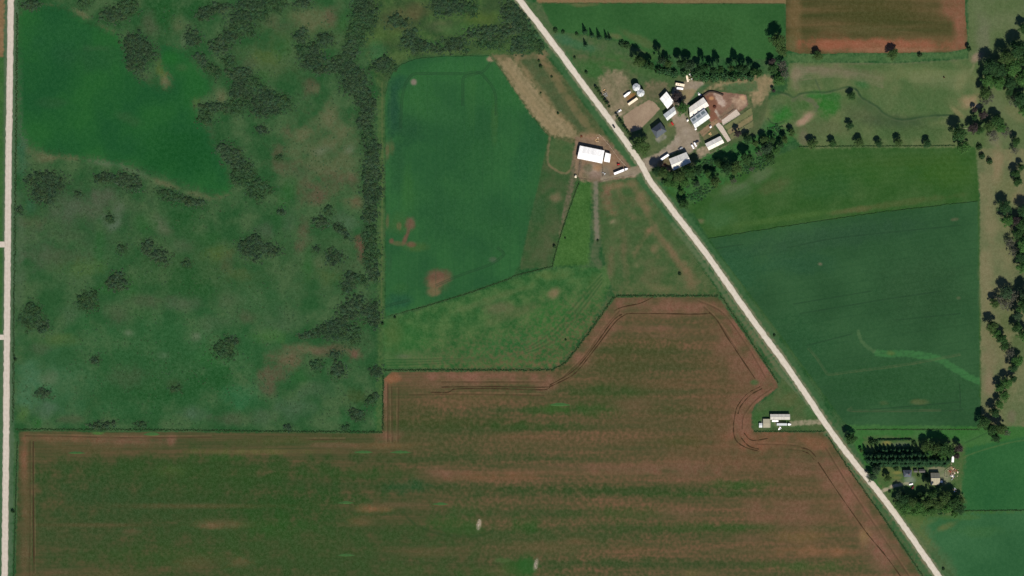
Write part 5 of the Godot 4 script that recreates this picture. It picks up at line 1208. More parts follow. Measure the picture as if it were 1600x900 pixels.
func implement(called: String, label: String, x: float, y: float, dx: float, dy: float, rows: int, wide: float) -> void:   # a folded tillage tool: frame bars, shanks, wheels, hitch
	var o := thing(called, label, "farm implement", P(x, y), heading(dx, dy))
	for k in rows:
		var v := PackedVector3Array()
		box(v, Vector3(-1.8 + k * 1.3, 0.85, 0), Vector3(0.3, 0.25, wide * (1.0 - 0.12 * k)))
		var b := part_of("frame_bar", v, mats["zinc_dull" if k % 2 else "zinc"], o)
		for s in 7:
			v = PackedVector3Array()
			var z := wide * (1.0 - 0.12 * k) * (s / 6.0 - 0.5) * 0.95
			limb(v, Vector3(-1.8 + k * 1.3, 0.85, z), Vector3(-2.2 + k * 1.3, 0.05, z), 0.06, 0.03)
			part_of("shank", v, mats["rust"], b)
	var v2 := PackedVector3Array()
	for s in [-1, 1]: limb(v2, Vector3(-1.8, 0.9, s * wide * 0.3), Vector3(3.2, 0.7, 0), 0.1, 0.1)
	part_of("hitch", v2, mats["rust"], o)
	wheels(o, [[-0.6, wide * 0.32], [-0.6, -wide * 0.32]], 0.5, 0.3)

func fence(label: String, pts: Array, m: Material, spacing := 5.0, h := 1.3, rails := 3) -> void:
	var at := P(pts[0], pts[1])
	var o := thing("fence", label, "fence", at)
	for i in range(0, pts.size() - 2, 2):
		var a := P(pts[i], pts[i + 1]) - at
		var b := P(pts[i + 2], pts[i + 3]) - at
		var n := maxi(1, int(a.distance_to(b) / spacing))
		for k in n + (1 if i + 4 >= pts.size() else 0):
			var v := PackedVector3Array()
			var p := a.lerp(b, float(k) / n)
			limb(v, p, p + Vector3(0, h + 0.15, 0), 0.09, 0.08, 5)
			part_of("post", v, m, o)
		for k in rails:
			var v := PackedVector3Array()
			var yy := h * (k + 1.0) / rails - 0.05
			limb(v, a + Vector3(0, yy, 0), b + Vector3(0, yy, 0), 0.045 if rails > 2 else 0.012, 0.045 if rails > 2 else 0.012, 4)
			part_of("rail", v, m, o)

func clutter(called: String, label: String, category: String, x: float, y: float, r: float, n: int, cols: Array) -> void:   # boards, drums and crates lying about on one heap
	rng.seed = int(x * 7 + y * 3)
	var o := thing(called, label, category, P(x, y))
	for k in n:
		var p := Vector3(rng.randfn() * r * 0.5, 0, rng.randfn() * r * 0.5)
		var v := PackedVector3Array()
		var kind := k % 3
		if kind == 0: box(v, Vector3(0, 0.2 + rng.randf() * 0.3, 0), Vector3(rng.randf_range(1.5, 3.2), 0.14, rng.randf_range(0.4, 1.2)))
		elif kind == 1: hexa(v, ring(Vector3.ZERO, 0.35, 10), ring(Vector3(0, 0.9, 0), 0.35, 10))
		else: round_box(v, Vector3(0, 0.5, 0), Vector3(rng.randf_range(0.8, 1.5), 1.0, rng.randf_range(0.8, 1.3)), 0.08)
		var q := part_of(["board", "drum", "crate"][kind], v, mats[cols[rng.randi() % cols.size()]], o)
		q.position = p
		q.rotation.y = rng.randf() * TAU

# ------------------------------------------------------------------ the scene
func _ready() -> void:
	var cam := Camera3D.new()
	cam.name = "camera"
	add_child(cam)
	cam.position = Vector3(0, 4000, 0)
	cam.rotation_degrees = Vector3(-90, 0, 0)
	cam.fov = rad_to_deg(2.0 * atan(337.5 / 4000.0))
	cam.near = 100.0
	cam.far = 30000.0
	cam.current = true
	var env := Environment.new()
	env.background_mode = Environment.BG_SKY
	env.tonemap_mode = Environment.TONE_MAPPER_LINEAR
	env.tonemap_exposure = 1.4
	env.sdfgi_enabled = true
	env.ssao_enabled = true
	env.ssil_enabled = true
	var air := ProceduralSkyMaterial.new()
	air.sky_top_color = Color(0.42, 0.55, 0.78)
	air.sky_horizon_color = Color(0.66, 0.74, 0.84)
	air.ground_bottom_color = Color(0.2, 0.22, 0.16)
	air.ground_horizon_color = Color(0.5, 0.54, 0.54)
	var sky := Sky.new()
	sky.sky_material = air
	env.sky = sky
	env.background_energy_multiplier = 0.5
	var we := WorldEnvironment.new()
	we.environment = env
	add_child(we)
	var sun := DirectionalLight3D.new()
	sun.name = "sun"
	sun.light_energy = 1.6
	sun.light_color = Color(1, 0.96, 0.9)
	sun.light_angular_distance = 0.5
	sun.shadow_enabled = true
	add_child(sun)
	sun.look_at_from_position(Vector3(0.196, 0.731, 0.654) * 100.0, Vector3.ZERO)

	make_materials()
	prepare_plants()
	build_land()
	build_farmyard()
	build_west_barn()
	build_small_lots()
	plant_trees()
	plant_thickets()

func make_materials() -> void:
	for r in [["white_roof", Color(0.87, 0.87, 0.855), 0.5], ["cream_roof", Color(0.775, 0.765, 0.73), 0.55], ["grey_roof", Color(0.72, 0.74, 0.735), 0.5], ["tan_roof", Color(0.55, 0.535, 0.46), 0.8], ["dark_roof", Color(0.31, 0.31, 0.30), 0.85], ["dull_roof", Color(0.66, 0.65, 0.615), 0.7], ["cream_paint", Color(0.80, 0.76, 0.68), 0.6]]:
		for k in 3:   # sheets of one roof differ a little in age
			var c: Color = r[1] * [1.0, 0.955, 1.03][k]
			noise_mat(r[0] + str(k), c * 0.96, c, 6.0, r[2], 0.03, 21 + k)
	noise_mat("slate_roof", Color(0.24, 0.265, 0.29), Color(0.31, 0.335, 0.36), 6.0, 0.85, 0.02, 25)
	noise_mat("gravel", Color(0.655, 0.63, 0.575), Color(0.69, 0.665, 0.615), 40.0, 0.95, 0.03, 27)
	noise_mat("gravel_grey", Color(0.625, 0.595, 0.55), Color(0.665, 0.635, 0.59), 40.0, 0.95, 0.03, 28)
	for k in ["gravel", "gravel_grey"]: mats[k].vertex_color_use_as_albedo = true
	noise_mat("concrete", base(220, 203, 186), base(194, 178, 162), 14.0, 0.95, 0.03, 29)
	noise_mat("far_grass", base(46, 84, 44), base(62, 92, 54), 160.0, 0.95, 0.02, 30)
	noise_mat("rut_soil", base(84, 58, 42), base(62, 56, 36), 12.0, 0.95, 0.03, 31)
	noise_mat("bank_grass", base(64, 106, 56), base(82, 118, 66), 9.0, 0.95, 0.03, 34)
	noise_mat("bank_soil", base(96, 80, 72), base(70, 62, 54), 9.0, 0.95, 0.03, 32)
	noise_mat("cream_paint", Color(0.80, 0.74, 0.64), Color(0.88, 0.83, 0.74), 5.0, 0.6, 0.02, 33)
	mat("white_paint", Color(0.9, 0.9, 0.9), 0.4, 0.4)
	mat("barn_wall", Color(0.74, 0.73, 0.70), 0.7, 0.3)
	mat("red_wall", Color(0.42, 0.14, 0.11), 0.8, 0.2)
	mat("house_wall", Color(0.78, 0.78, 0.76), 0.8, 0.3)
	mat("door_paint", Color(0.36, 0.33, 0.30), 0.7, 0.3)
	mat("dark_glass", Color(0.05, 0.06, 0.07), 0.12, 0.5)
	mat("dark_panel", Color(0.40, 0.45, 0.46), 0.5, 0.4)
	mat("brick_red", Color(0.45, 0.22, 0.17), 0.9, 0.2)
	mat("zinc", Color(0.66, 0.68, 0.68), 0.5, 0.5)
	mat("zinc_dull", Color(0.56, 0.58, 0.58), 0.65, 0.4)
	mat("rubber", Color(0.08, 0.08, 0.08), 0.9, 0.2)
	mat("rust", Color(0.36, 0.2, 0.13), 0.9, 0.2)
	mat("car_red", Color(0.62, 0.1, 0.09), 0.3, 0.5)
	mat("car_maroon", Color(0.34, 0.06, 0.06), 0.35, 0.5)
	mat("car_dark", Color(0.12, 0.13, 0.15), 0.3, 0.5)
	mat("car_grey", Color(0.5, 0.52, 0.54), 0.3, 0.5)
	mat("wood_grey", Color(0.42, 0.38, 0.33), 0.9, 0.2)
	mat("wood_tan", Color(0.66, 0.55, 0.40), 0.9, 0.2)
	mat("brown_hide", Color(0.22, 0.13, 0.1), 0.9, 0.2)
	mat("stone", Color(0.62, 0.58, 0.52), 0.95, 0.2)

func build_land() -> void:
	var land := mat("land", Color.WHITE, 1.0, 0.0)
	land.albedo_texture = paint_land()
	var v := PackedVector3Array()
	quad(v, Vector3(-6000, -0.3, -6000), Vector3(6000, -0.3, -6000), Vector3(6000, -0.3, 6000), Vector3(-6000, -0.3, 6000))
	solo("ground", tri_mesh(v), mats["far_grass"], "level green farmland that reaches past every edge of the picture", "ground", "", "structure")
	v = PackedVector3Array()
	var uv := PackedVector2Array()
	var lo := Vector2(-800 - MAP_X, -450 - MAP_Y) * S
	var hi := lo + Vector2(MAP_W, MAP_H) * S
	quad(v, Vector3(lo.x, 0, lo.y), Vector3(hi.x, 0, lo.y), Vector3(hi.x, 0, hi.y), Vector3(lo.x, 0, hi.y))
	uv.append_array([Vector2(0, 0), Vector2(1, 0), Vector2(1, 1), Vector2(0, 0), Vector2(1, 1), Vector2(0, 1)])
	solo("terrain", tri_mesh(v, uv), land, "meadow, pasture and brown tilled soil between the standing crops", "terrain", "", "structure")
	rng.seed = 77
	crop_stand("crop_field", smooth(CROP_NORTHWEST, true, 3), 0.08, land, "dark green crop beside the west road with a shrub island")
	crop_stand("crop_field", CROP_CENTRE, 0.45, land, "green crop with bare brown spots left of the white west barn")
	crop_stand("crop_field", CROP_EAST, 0.6, land, "large blue-green crop crossed by a pale winding waterway")
	crop_stand("crop_field", CROP_NORTH, 0.4, land, "green crop at the top edge north of the spruce windbreak")
	solo("road", gravel_road(smooth(ROAD, false, 14), 4.6), mats["gravel"], "pale gravel road running diagonally past the farmyard", "road", "", "structure")
	solo("road", gravel_road(smooth(ROAD_WEST, false, 24), 4.9), mats["gravel_grey"], "pale straight gravel road along the left edge", "road", "", "structure")
	for y in [382.0, 527.0]:
		solo("driveway", ribbon([-120, y - 1, -20, y - 1, -4, y, 3, y, 6, y, 9, y], [-4.5, 0, 4.5] if y < 400 else [-4, 0, 4], [0.0, 0.05, 0.0], 0.006), mats["gravel_grey"], "short gravel field entrance off the west road, %s one" % ("northern" if y < 400 else "southern"), "driveway", "", "structure")
	# slabs of the cattle yard
	v = PackedVector3Array()
	plate(v, [P(1127.5, 188), P(1150.6, 170.6), P(1157, 178.7), P(1129.5, 196)], Vector3(0, 0.12, 0))
	solo("concrete_slab", tri_mesh(v), mats["concrete"], "pale concrete feeding slab in the cattle yard", "slab", "", "structure")
	v = PackedVector3Array()
	plate(v, [P(1118, 195), P(1123, 191.5), P(1129, 197), P(1142, 219), P(1137, 222)], Vector3(0, 0.1, 0))
	solo("concrete_lane", tri_mesh(v), mats["concrete"], "narrow pale lane from the feeding slab toward the trees", "lane", "", "structure")
	# ridged ruts left by machines on the tilled soil
	var n := 0
	for r in [[672, 613, 700, 613, 712, 608, 760, 607, 800, 608, 850, 609, 862, 603, 885, 592, 902, 580, 930, 545, 960, 505, 975, 493, 985, 490, 1030, 490, 1080, 491, 1110, 490], [690, 605, 760, 604, 850, 605, 862, 600, 898, 578, 928, 542, 957, 502, 972, 491],
		[1108, 488, 1120, 500, 1135, 525, 1155, 555, 1180, 592], [1188, 604, 1168, 615, 1154, 632, 1149, 645, 1146, 670, 1150, 688, 1165, 699, 1185, 705], [1191, 607, 1172, 618, 1158, 634, 1153, 647], [1162, 676, 1175, 688, 1200, 685], [1158, 684, 1170, 697, 1186, 702], [1252, 700, 1264, 703, 1275, 714], [1254, 705, 1264, 709, 1272, 718],
		[1278, 722, 1310, 770, 1345, 820, 1360, 840, 1385, 870, 1410, 905, 1440, 952], [52, 690, 52, 760, 53, 880], [1020, 464.5, 1000, 474, 972, 480, 960, 486]]:
		n += 1
		solo("wheel_rut", rut(smooth(r, false, 6)), mats["rut_soil"], "dark wheel rut on brown soil, %s of the machine tracks" % ordinal(n), "wheel rut", "machine tracks on the brown field", "structure")
	# grassy islands on the tilled soil: a low bank, wide and flat to the north, with a short drop on the south
	n = 0
	for q in [[120, 708, 14, 2.6], [237, 679, 13, 3.6], [541, 868, 14, 2.8], [540, 786, 13, 2.8], [568, 707, 15, 3.0], [626, 707, 17, 3.0], [688, 788, 13, 2.8], [875, 633, 17, 3.6]]:
		n += 1
		rng.seed = n * 7
		v = PackedVector3Array()
		var north := []
		var crest := []
		var south := []
		for k in 13:
			var t := k / 6.0 - 1.0
			var wide: float = (1.0 - t * t) * q[3] * rng.randf_range(0.8, 1.15)
			north.append(P(q[0] + t * q[2], q[1] - wide, 0.004))
			crest.append(P(q[0] + t * q[2], q[1] + wide * 0.2, 0.004 + (1.0 - t * t) * 0.7))
			south.append(P(q[0] + t * q[2], q[1] + wide * 0.42, 0.004))
		for k in 12:
			quad(v, north[k], crest[k], crest[k + 1], north[k + 1])
			quad(v, crest[k], south[k], south[k + 1], crest[k + 1])
		solo("grass_bank", tri_mesh(v), mats["bank_grass"], "lens-shaped green grass bank on the brown field, %s from the west" % ordinal(n), "grass bank", "grass banks on the brown field", "structure")
	# heaps of pale field stones
	for q in [[748, 820, 3.0, 6.0, "pale stone heap in the middle of the brown field"], [837, 882, 3.0, 7.0, "grey stone heap by the bottom edge in a green patch"]]:
		rng.seed = int(q[0])
		v = PackedVector3Array()
		for k in 60:
			var p := Vector3(rng.randfn() * q[2] * 0.4, 0.1, rng.randfn() * q[3] * 0.45)
			var s := rng.randf_range(0.15, 0.5)
			hexa(v, ring(p, s, 6), ring(p + Vector3(0, s * 0.9, 0), s * 0.6, 6))
		var o := solo("stone_heap", tri_mesh(v), mats["stone"], q[4], "stone heap", "", "stuff")
		o.position = P(q[0], q[1])
	# rank grass along field edges
	for g in [[[600, 578, 700, 578, 800, 578, 862, 578, 884, 567, 920, 520, 957, 466, 966, 462, 1122, 462], 2.2, 1.0, "dark rank grass along the north edge of the brown field"],
		[[24, 671, 150, 671, 300, 672, 450, 674, 598, 675], 2.2, 1.0, "dark rank grass between the wet meadow and the brown field"],
		[[598, 672, 599, 584], 2.0, 0.9, "rank grass strip at the inner corner of the brown field"],
		[[604, 494, 660, 480, 735, 457, 800, 434], 1.2, 0.7, "thin dark grass line below the centre crop"],
		[[1110, 374, 1250, 351, 1380, 332, 1526, 316], 1.6, 0.7, "thin grass line between the two east fields"],
		[[1178, 674, 1230, 674, 1288, 674], 1.6, 0.8, "rank grass south of the low house by the road"],
		[[1126, 462, 1170, 528, 1216, 598], 1.6, 0.7, "rank grass ditch between diagonal road and brown field, upper stretch"],
		[[1292, 680, 1330, 738, 1380, 808, 1446, 906, 1500, 985], 1.6, 0.7, "rank grass ditch between diagonal road and brown field, lower stretch"],
		[[1338, 671, 1440, 671, 1530, 671], 1.2, 0.6, "thin grass line south of the large blue-green crop"],
		[[1504, 798, 1600, 797, 1700, 796], 1.4, 0.8, "dark grass line between the two southeast fields"],
		[[863, 416, 870, 386, 888, 330, 905, 284], 1.0, 0.8, "fence-row grass on the west side of the bright paddock"],
		[[800, 432, 863, 416], 1.2, 0.8, "fence-row grass below the bright paddock"],
		[[27, 690, 24, 800, 21, 905], 1.2, 0.7, "grass edge of the brown field beside the west road"],
		[[1248, 229, 1330, 228, 1420, 228, 1492, 227], 1.2, 0.6, "grass line under the row of pasture trees"],
		[[27, 20, 25.5, 150, 24, 300, 22, 450, 20.5, 660], 2.6, 0.8, "rank grass along the east side of the west road"]]:
		growth("tall_grass", along(g[0], g[1] * 1.3, 0.5), "grass0", "leaf_rank", 0.62, g[2] * 0.9, g[3], "tall grass")

func build_farmyard() -> void:
	gable("barn", "bright white square barn north of the dark-roofed house", "barn", [1030.5, 154.7, 1041, 143.5, 1052.7, 159.3, 1042.6, 170.3], 5.8, 7.2, 0.5, "white_roof", mats["barn_wall"], {"door": 4.0})
	gable("shed", "pale steep-roofed shed just below the square white barn", "shed", [1036, 179.5, 1053, 166.5, 1056.5, 177.5, 1042.5, 189], 5.0, 7.4, 0.6, "grey_roof", mats["barn_wall"], {"door": 3.2})
	gable("barn", "large cream-roofed cattle barn west of the brown cattle yard", "barn", [1076, 168.5, 1098.5, 152.5, 1107.5, 165.5, 1077.5, 184], 6.0, 7.6, 0.55, "cream_roof", mats["barn_wall"], {"door": 4.2})
	gable("barn", "tall grey barn with three dark roof panels", "barn", [1077.5, 186.5, 1099.8, 170.3, 1109.2, 184.6, 1085.6, 201.3], 8.0, 12.0, 0.6, "grey_roof", mats["red_wall"], {"door": 3.6, "panels": [[0.17, 0.42, 0.11, 0.2], [0.49, 0.42, 0.12, 0.2], [0.81, 0.42, 0.12, 0.2]], "panel_name": "roof_panel", "dormers": [0.28, 0.6]})
	gable("machine_shed", "wide machine shed with cream roof partly shaded by trees", "machine shed", [1044.7, 248.7, 1072, 238, 1079.3, 254, 1051.3, 266.7], 6.6, 9.6, 0.55, "cream_roof", mats["barn_wall"], {"door": 5.0})
	gable("shed", "long low white shed by the tree line below the paddock strips", "shed", [1101.3, 224.7, 1125.3, 212.7, 1131.3, 223.3, 1107.3, 235.3], 4.2, 6.0, 0.55, "cream_roof", mats["barn_wall"], {"door": 3.0})
	hip("house", "farmhouse with dark slate hip roof beside the big shade tree", "house", [1017, 202.5, 1031.5, 191, 1041.5, 205, 1025.5, 217], 6.4, 11.5, mats["slate_roof"], mats["house_wall"])
	for q in [[1074.2, 188.2, "small white milk house at the west corner of the tall grey barn"], [1086.8, 201.6, "small white lean-to at the south corner of the tall grey barn"], [1110.0, 198.5, "tiny white calf hut between tall grey barn and long low shed"]]:
		gable("hut", q[2], "hut", [q[0] - 1.9, q[1] - 0.6, q[0] + 0.8, q[1] - 2.4, q[0] + 2.0, q[1] + 0.4, q[0] - 0.7, q[1] + 2.2], 2.2, 2.9, 0.5, "white_roof", mats["barn_wall"], {"door": 1.0})
	grain_bin(994.0, 136.8, 4.3, 7.6, "silver grain bin nearer the spruce windbreak")
	grain_bin(1000.8, 145.6, 4.3, 6.6, "silver grain bin nearer the tan riding lot")
	trailer("boat_nosed_wagon", "white wagon with a pointed end beside the grain bins", "wagon", 980.2, 147.4, 13, -10, 9.6, 2.6, 1.9, mats["white_paint"], mats["white_paint"], {"pointed": true})
	trailer("grain_trailer", "long cream-topped trailer parked parallel to the tan riding lot", "trailer", 988.7, 158.8, 15, -10.5, 13.0, 2.8, 2.6, mats["cream_paint"], mats["rust"])
	trailer("camper_trailer", "white camper with two dark roof hatches", "trailer", 1062.3, 132.6, -15, -2.6, 10.4, 2.9, 2.6, mats["cream_paint"], mats["white_paint"], {"vents": [0.27, 0.07]})
	trailer("camper_trailer", "plain white camper just south of the hatched camper", "trailer", 1062.3, 138.6, 11, 1.2, 7.6, 2.3, 2.3, mats["white_paint"], mats["white_paint"])
	trailer("flatbed_trailer", "narrow cream trailer parked north to south by the windbreak", "trailer", 1073.7, 122.5, 2.3, 10, 8.6, 2.2, 1.4, mats["cream_paint"], mats["cream_paint"])
	trailer("box_trailer", "white box trailer in the drive beside the wide machine shed", "trailer", 1038.7, 245.8, -12, 8, 10.5, 2.5, 2.7, mats["white_paint"], mats["white_paint"])
	implement("field_cultivator", "grey folded field cultivator beside the roadside shrubs", 946.5, 148.5, 0.5, 0.8, 4, 5.2)
	clutter("scrap_heap", "dark scrap north of the grey field cultivator", "scrap heap", 944.5, 141, 1.6, 6, ["rust", "wood_tan", "rubber"])
	clutter("scrap_heap", "pale boards and drums east of the narrow cream trailer", "scrap heap", 1081, 120, 4.5, 16, ["wood_tan", "cream_paint", "wood_grey", "white_paint"])
	clutter("scrap_heap", "rusty machine parts west of the wide machine shed", "scrap heap", 1038, 258, 4.0, 16, ["rust", "wood_tan", "rubber", "car_grey", "rust"])
	clutter("scrap_heap", "white crates on the bank behind the cream cattle barn", "scrap heap", 1093, 147.5, 1.6, 6, ["white_paint", "zinc"])
	clutter("hay_heap", "light straw heap on the paddock beside the long low shed", "straw heap", 1110, 209.5, 1.5, 6, ["wood_tan"])
	car("pickup_truck", "white pickup parked at the north drive entrance", 967.5, 173.8, 6, -4, mats["white_paint"], "pickup")
	car("car", "dark car driving on the diagonal gravel road", 959, 197.5, 3, 4.4, mats["car_dark"])
	car("car", "red car parked between the house and the sheds", 1050.3, 193, 2, 3, mats["car_red"])
	car("van", "white van, western one of the two in the yard", 1082.2, 229, 2.4, 4.2, mats["white_paint"], "van", "vans in the yard")
	car("van", "white van, eastern one of the two in the yard", 1086.2, 225.6, 2.4, 4.2, mats["white_paint"], "van", "vans in the yard")
	car("car", "dark car parked beside the two white vans", 1089, 221.5, 4, -2.2, mats["car_dark"])
	car("pickup_truck", "dark grey pickup at the north wall of the wide machine shed", 1063.2, 232, 6, -2.6, mats["car_grey"], "pickup")
	tractor("grey tractor at the trees southwest of the wide machine shed", 1031.6, 264, 3, 1, mats["car_grey"])
	# curved earth bank behind the cattle yard
	var bank := smooth([1077, 181.5, 1077.5, 181, 1092, 158, 1101, 149.5, 1110, 144.5, 1120, 146, 1132, 151, 1138, 152.5])
	bank = smooth([1093, 154, 1099, 149, 1106, 144.2, 1112, 143, 1120, 144.5, 1130, 148.5])
	solo("earth_bank", ribbon(bank, [-1.6, -0.5, 0.6, 2.4], [0.0, 2.0, 1.8, 0.0], 0.0), mats["bank_soil"], "dark curved earth bank on the north side of the cattle yard", "bank", "", "structure")
	fence("dark rail fence on the east side of the cattle yard", [1166, 148, 1167.5, 156, 1168, 163, 1160, 173], mats["wood_grey"])
	fence("long rail fence on the south side of the cattle yard slab", [1128, 196.5, 1157.5, 179.5, 1175, 168], mats["wood_grey"], 4.0, 1.5)
	fence("rail fence between the feeding slab and the brown yard", [1112, 194, 1122, 187, 1150, 170, 1157, 179], mats["wood_grey"], 4.0, 1.5)
	fence("rail fence between first and second paddock strips", [1136, 204.5, 1176, 178.5], mats["wood_grey"], 4.0)
	fence("rail fence between second and third paddock strips", [1140, 211.5, 1177, 188.5], mats["wood_grey"], 4.0)
	fence("rail fence beside the tree line, lowest of the paddock fences", [1086, 251, 1110, 240, 1136, 226, 1143, 219.5, 1177, 199], mats["wood_grey"], 4.0, 1.5)
	fence("rail fence between tall grey barn and long low shed", [1094, 213, 1116, 197], mats["wood_grey"], 4.0)
	fence("pale wire fence behind the tan riding lot running to the windbreak", [1030, 148, 1045, 133, 1052, 122], mats["wood_grey"], 5.0, 1.2, 2)
	v_stack()

func v_stack() -> void:   # feed bunk and manure heap in the yard
	var v := PackedVector3Array()
	plate(v, [P(1137, 178.4), P(1147, 170.4), P(1147.9, 171.3), P(1137.9, 179.3)], Vector3(0, 0.7, 0))
	solo("feed_bunk", tri_mesh(v), mats["wood_grey"], "narrow dark feed bunk lying along the feeding slab", "feed bunk")
	rng.seed = 5
	v = PackedVector3Array()
	var last := ring(Vector3.ZERO, 1.7, 12)
	for k in 3:
		var next := []
		for p in ring(Vector3(0, 0.5 + k * 0.45, 0), 1.3 - k * 0.42, 12): next.append(p + Vector3(rng.randfn(), 0, rng.randfn()) * 0.12)
		for i in 12: quad(v, last[i], next[i], next[(i + 1) % 12], last[(i + 1) % 12])
		last = next
	for i in range(1, 11): v.append_array([last[0], last[i], last[i + 1]])
	var o := solo("manure_heap", tri_mesh(v), mats["brown_hide"], "small dark red-brown heap in the middle of the cattle yard", "heap")
	o.position = P(1116, 166)

func build_west_barn() -> void:
	gable("barn", "long white barn west of the diagonal road", "barn", [906, 227.8, 944.4, 235.6, 940.6, 255.6, 901.7, 247.8], 5.6, 7.2, 0.5, "white_roof", mats["barn_wall"], {"door": 4.5})
	gable("barn_annex", "small white annex at the east end of the long white barn", "shed", [946, 238.6, 954.6, 241.0, 952.3, 254.2, 943.4, 252.4], 4.6, 5.2, 0.5, "white_roof", mats["barn_wall"], {"door": 3.0})
	semi("white semi truck parked by the entrance of the west barn", 967.2, 268.8, 16.5, -6.6, 12.6, mats["white_paint"], mats["white_paint"])
	tractor("rusty red tractor east of the long white barn", 966.3, 257, 5, -1.4, mats["car_red"])
	gable("hut", "small tan wooden hut at the fence corner southwest of the long white barn", "hut", [898.6, 273.4, 901.4, 274.2, 900.6, 278.2, 897.8, 277.4], 2.2, 3.0, 0.5, "cream_paint", mats["wood_tan"], {"door": 1.0})
	fence("pale board fence beside the road ditch east of the long white barn", [936, 210, 951, 226, 966, 247, 978.5, 260], mats["cream_paint"], 4.0)
	fence("dark rail fence on the west side of the barn lot", [906.5, 250, 903.5, 279], mats["wood_grey"], 4.0)
	fence("dark rail fence on the south side of the barn lot", [903.5, 279, 923, 282], mats["wood_grey"], 3.0, 1.8, 5)
	fence("dark rail fence on the east side of the barn lot", [941, 257, 942, 266, 942, 276], mats["wood_grey"], 3.0, 1.8, 5)
	fence("rail fence between the barn drive and the south paddock", [934, 286, 945, 281.5, 970, 277, 991, 273], mats["wood_grey"], 4.0)
	fence("wire fence beside the road on the south paddock", [995, 281, 1034, 334, 1080, 398, 1124, 459], mats["wood_grey"], 6.0, 1.1, 2)
	fence("rail fence from the long white barn to the road fence", [944, 232.5, 952, 224], mats["wood_grey"], 3.0)
	clutter("scrap_heap", "grey gates and drums by the east fence of the barn lot", "scrap heap", 943.5, 271, 1.6, 8, ["zinc", "zinc_dull", "wood_grey"])
	clutter("scrap_heap", "reddish feeder parts north of the long white barn", "scrap heap", 908.5, 213, 1.6, 6, ["rust", "wood_grey"])
	clutter("scrap_heap", "pale feeder ring on the bare ground north of the long white barn", "scrap heap", 933, 218.5, 1.8, 6, ["wood_tan", "cream_paint"])

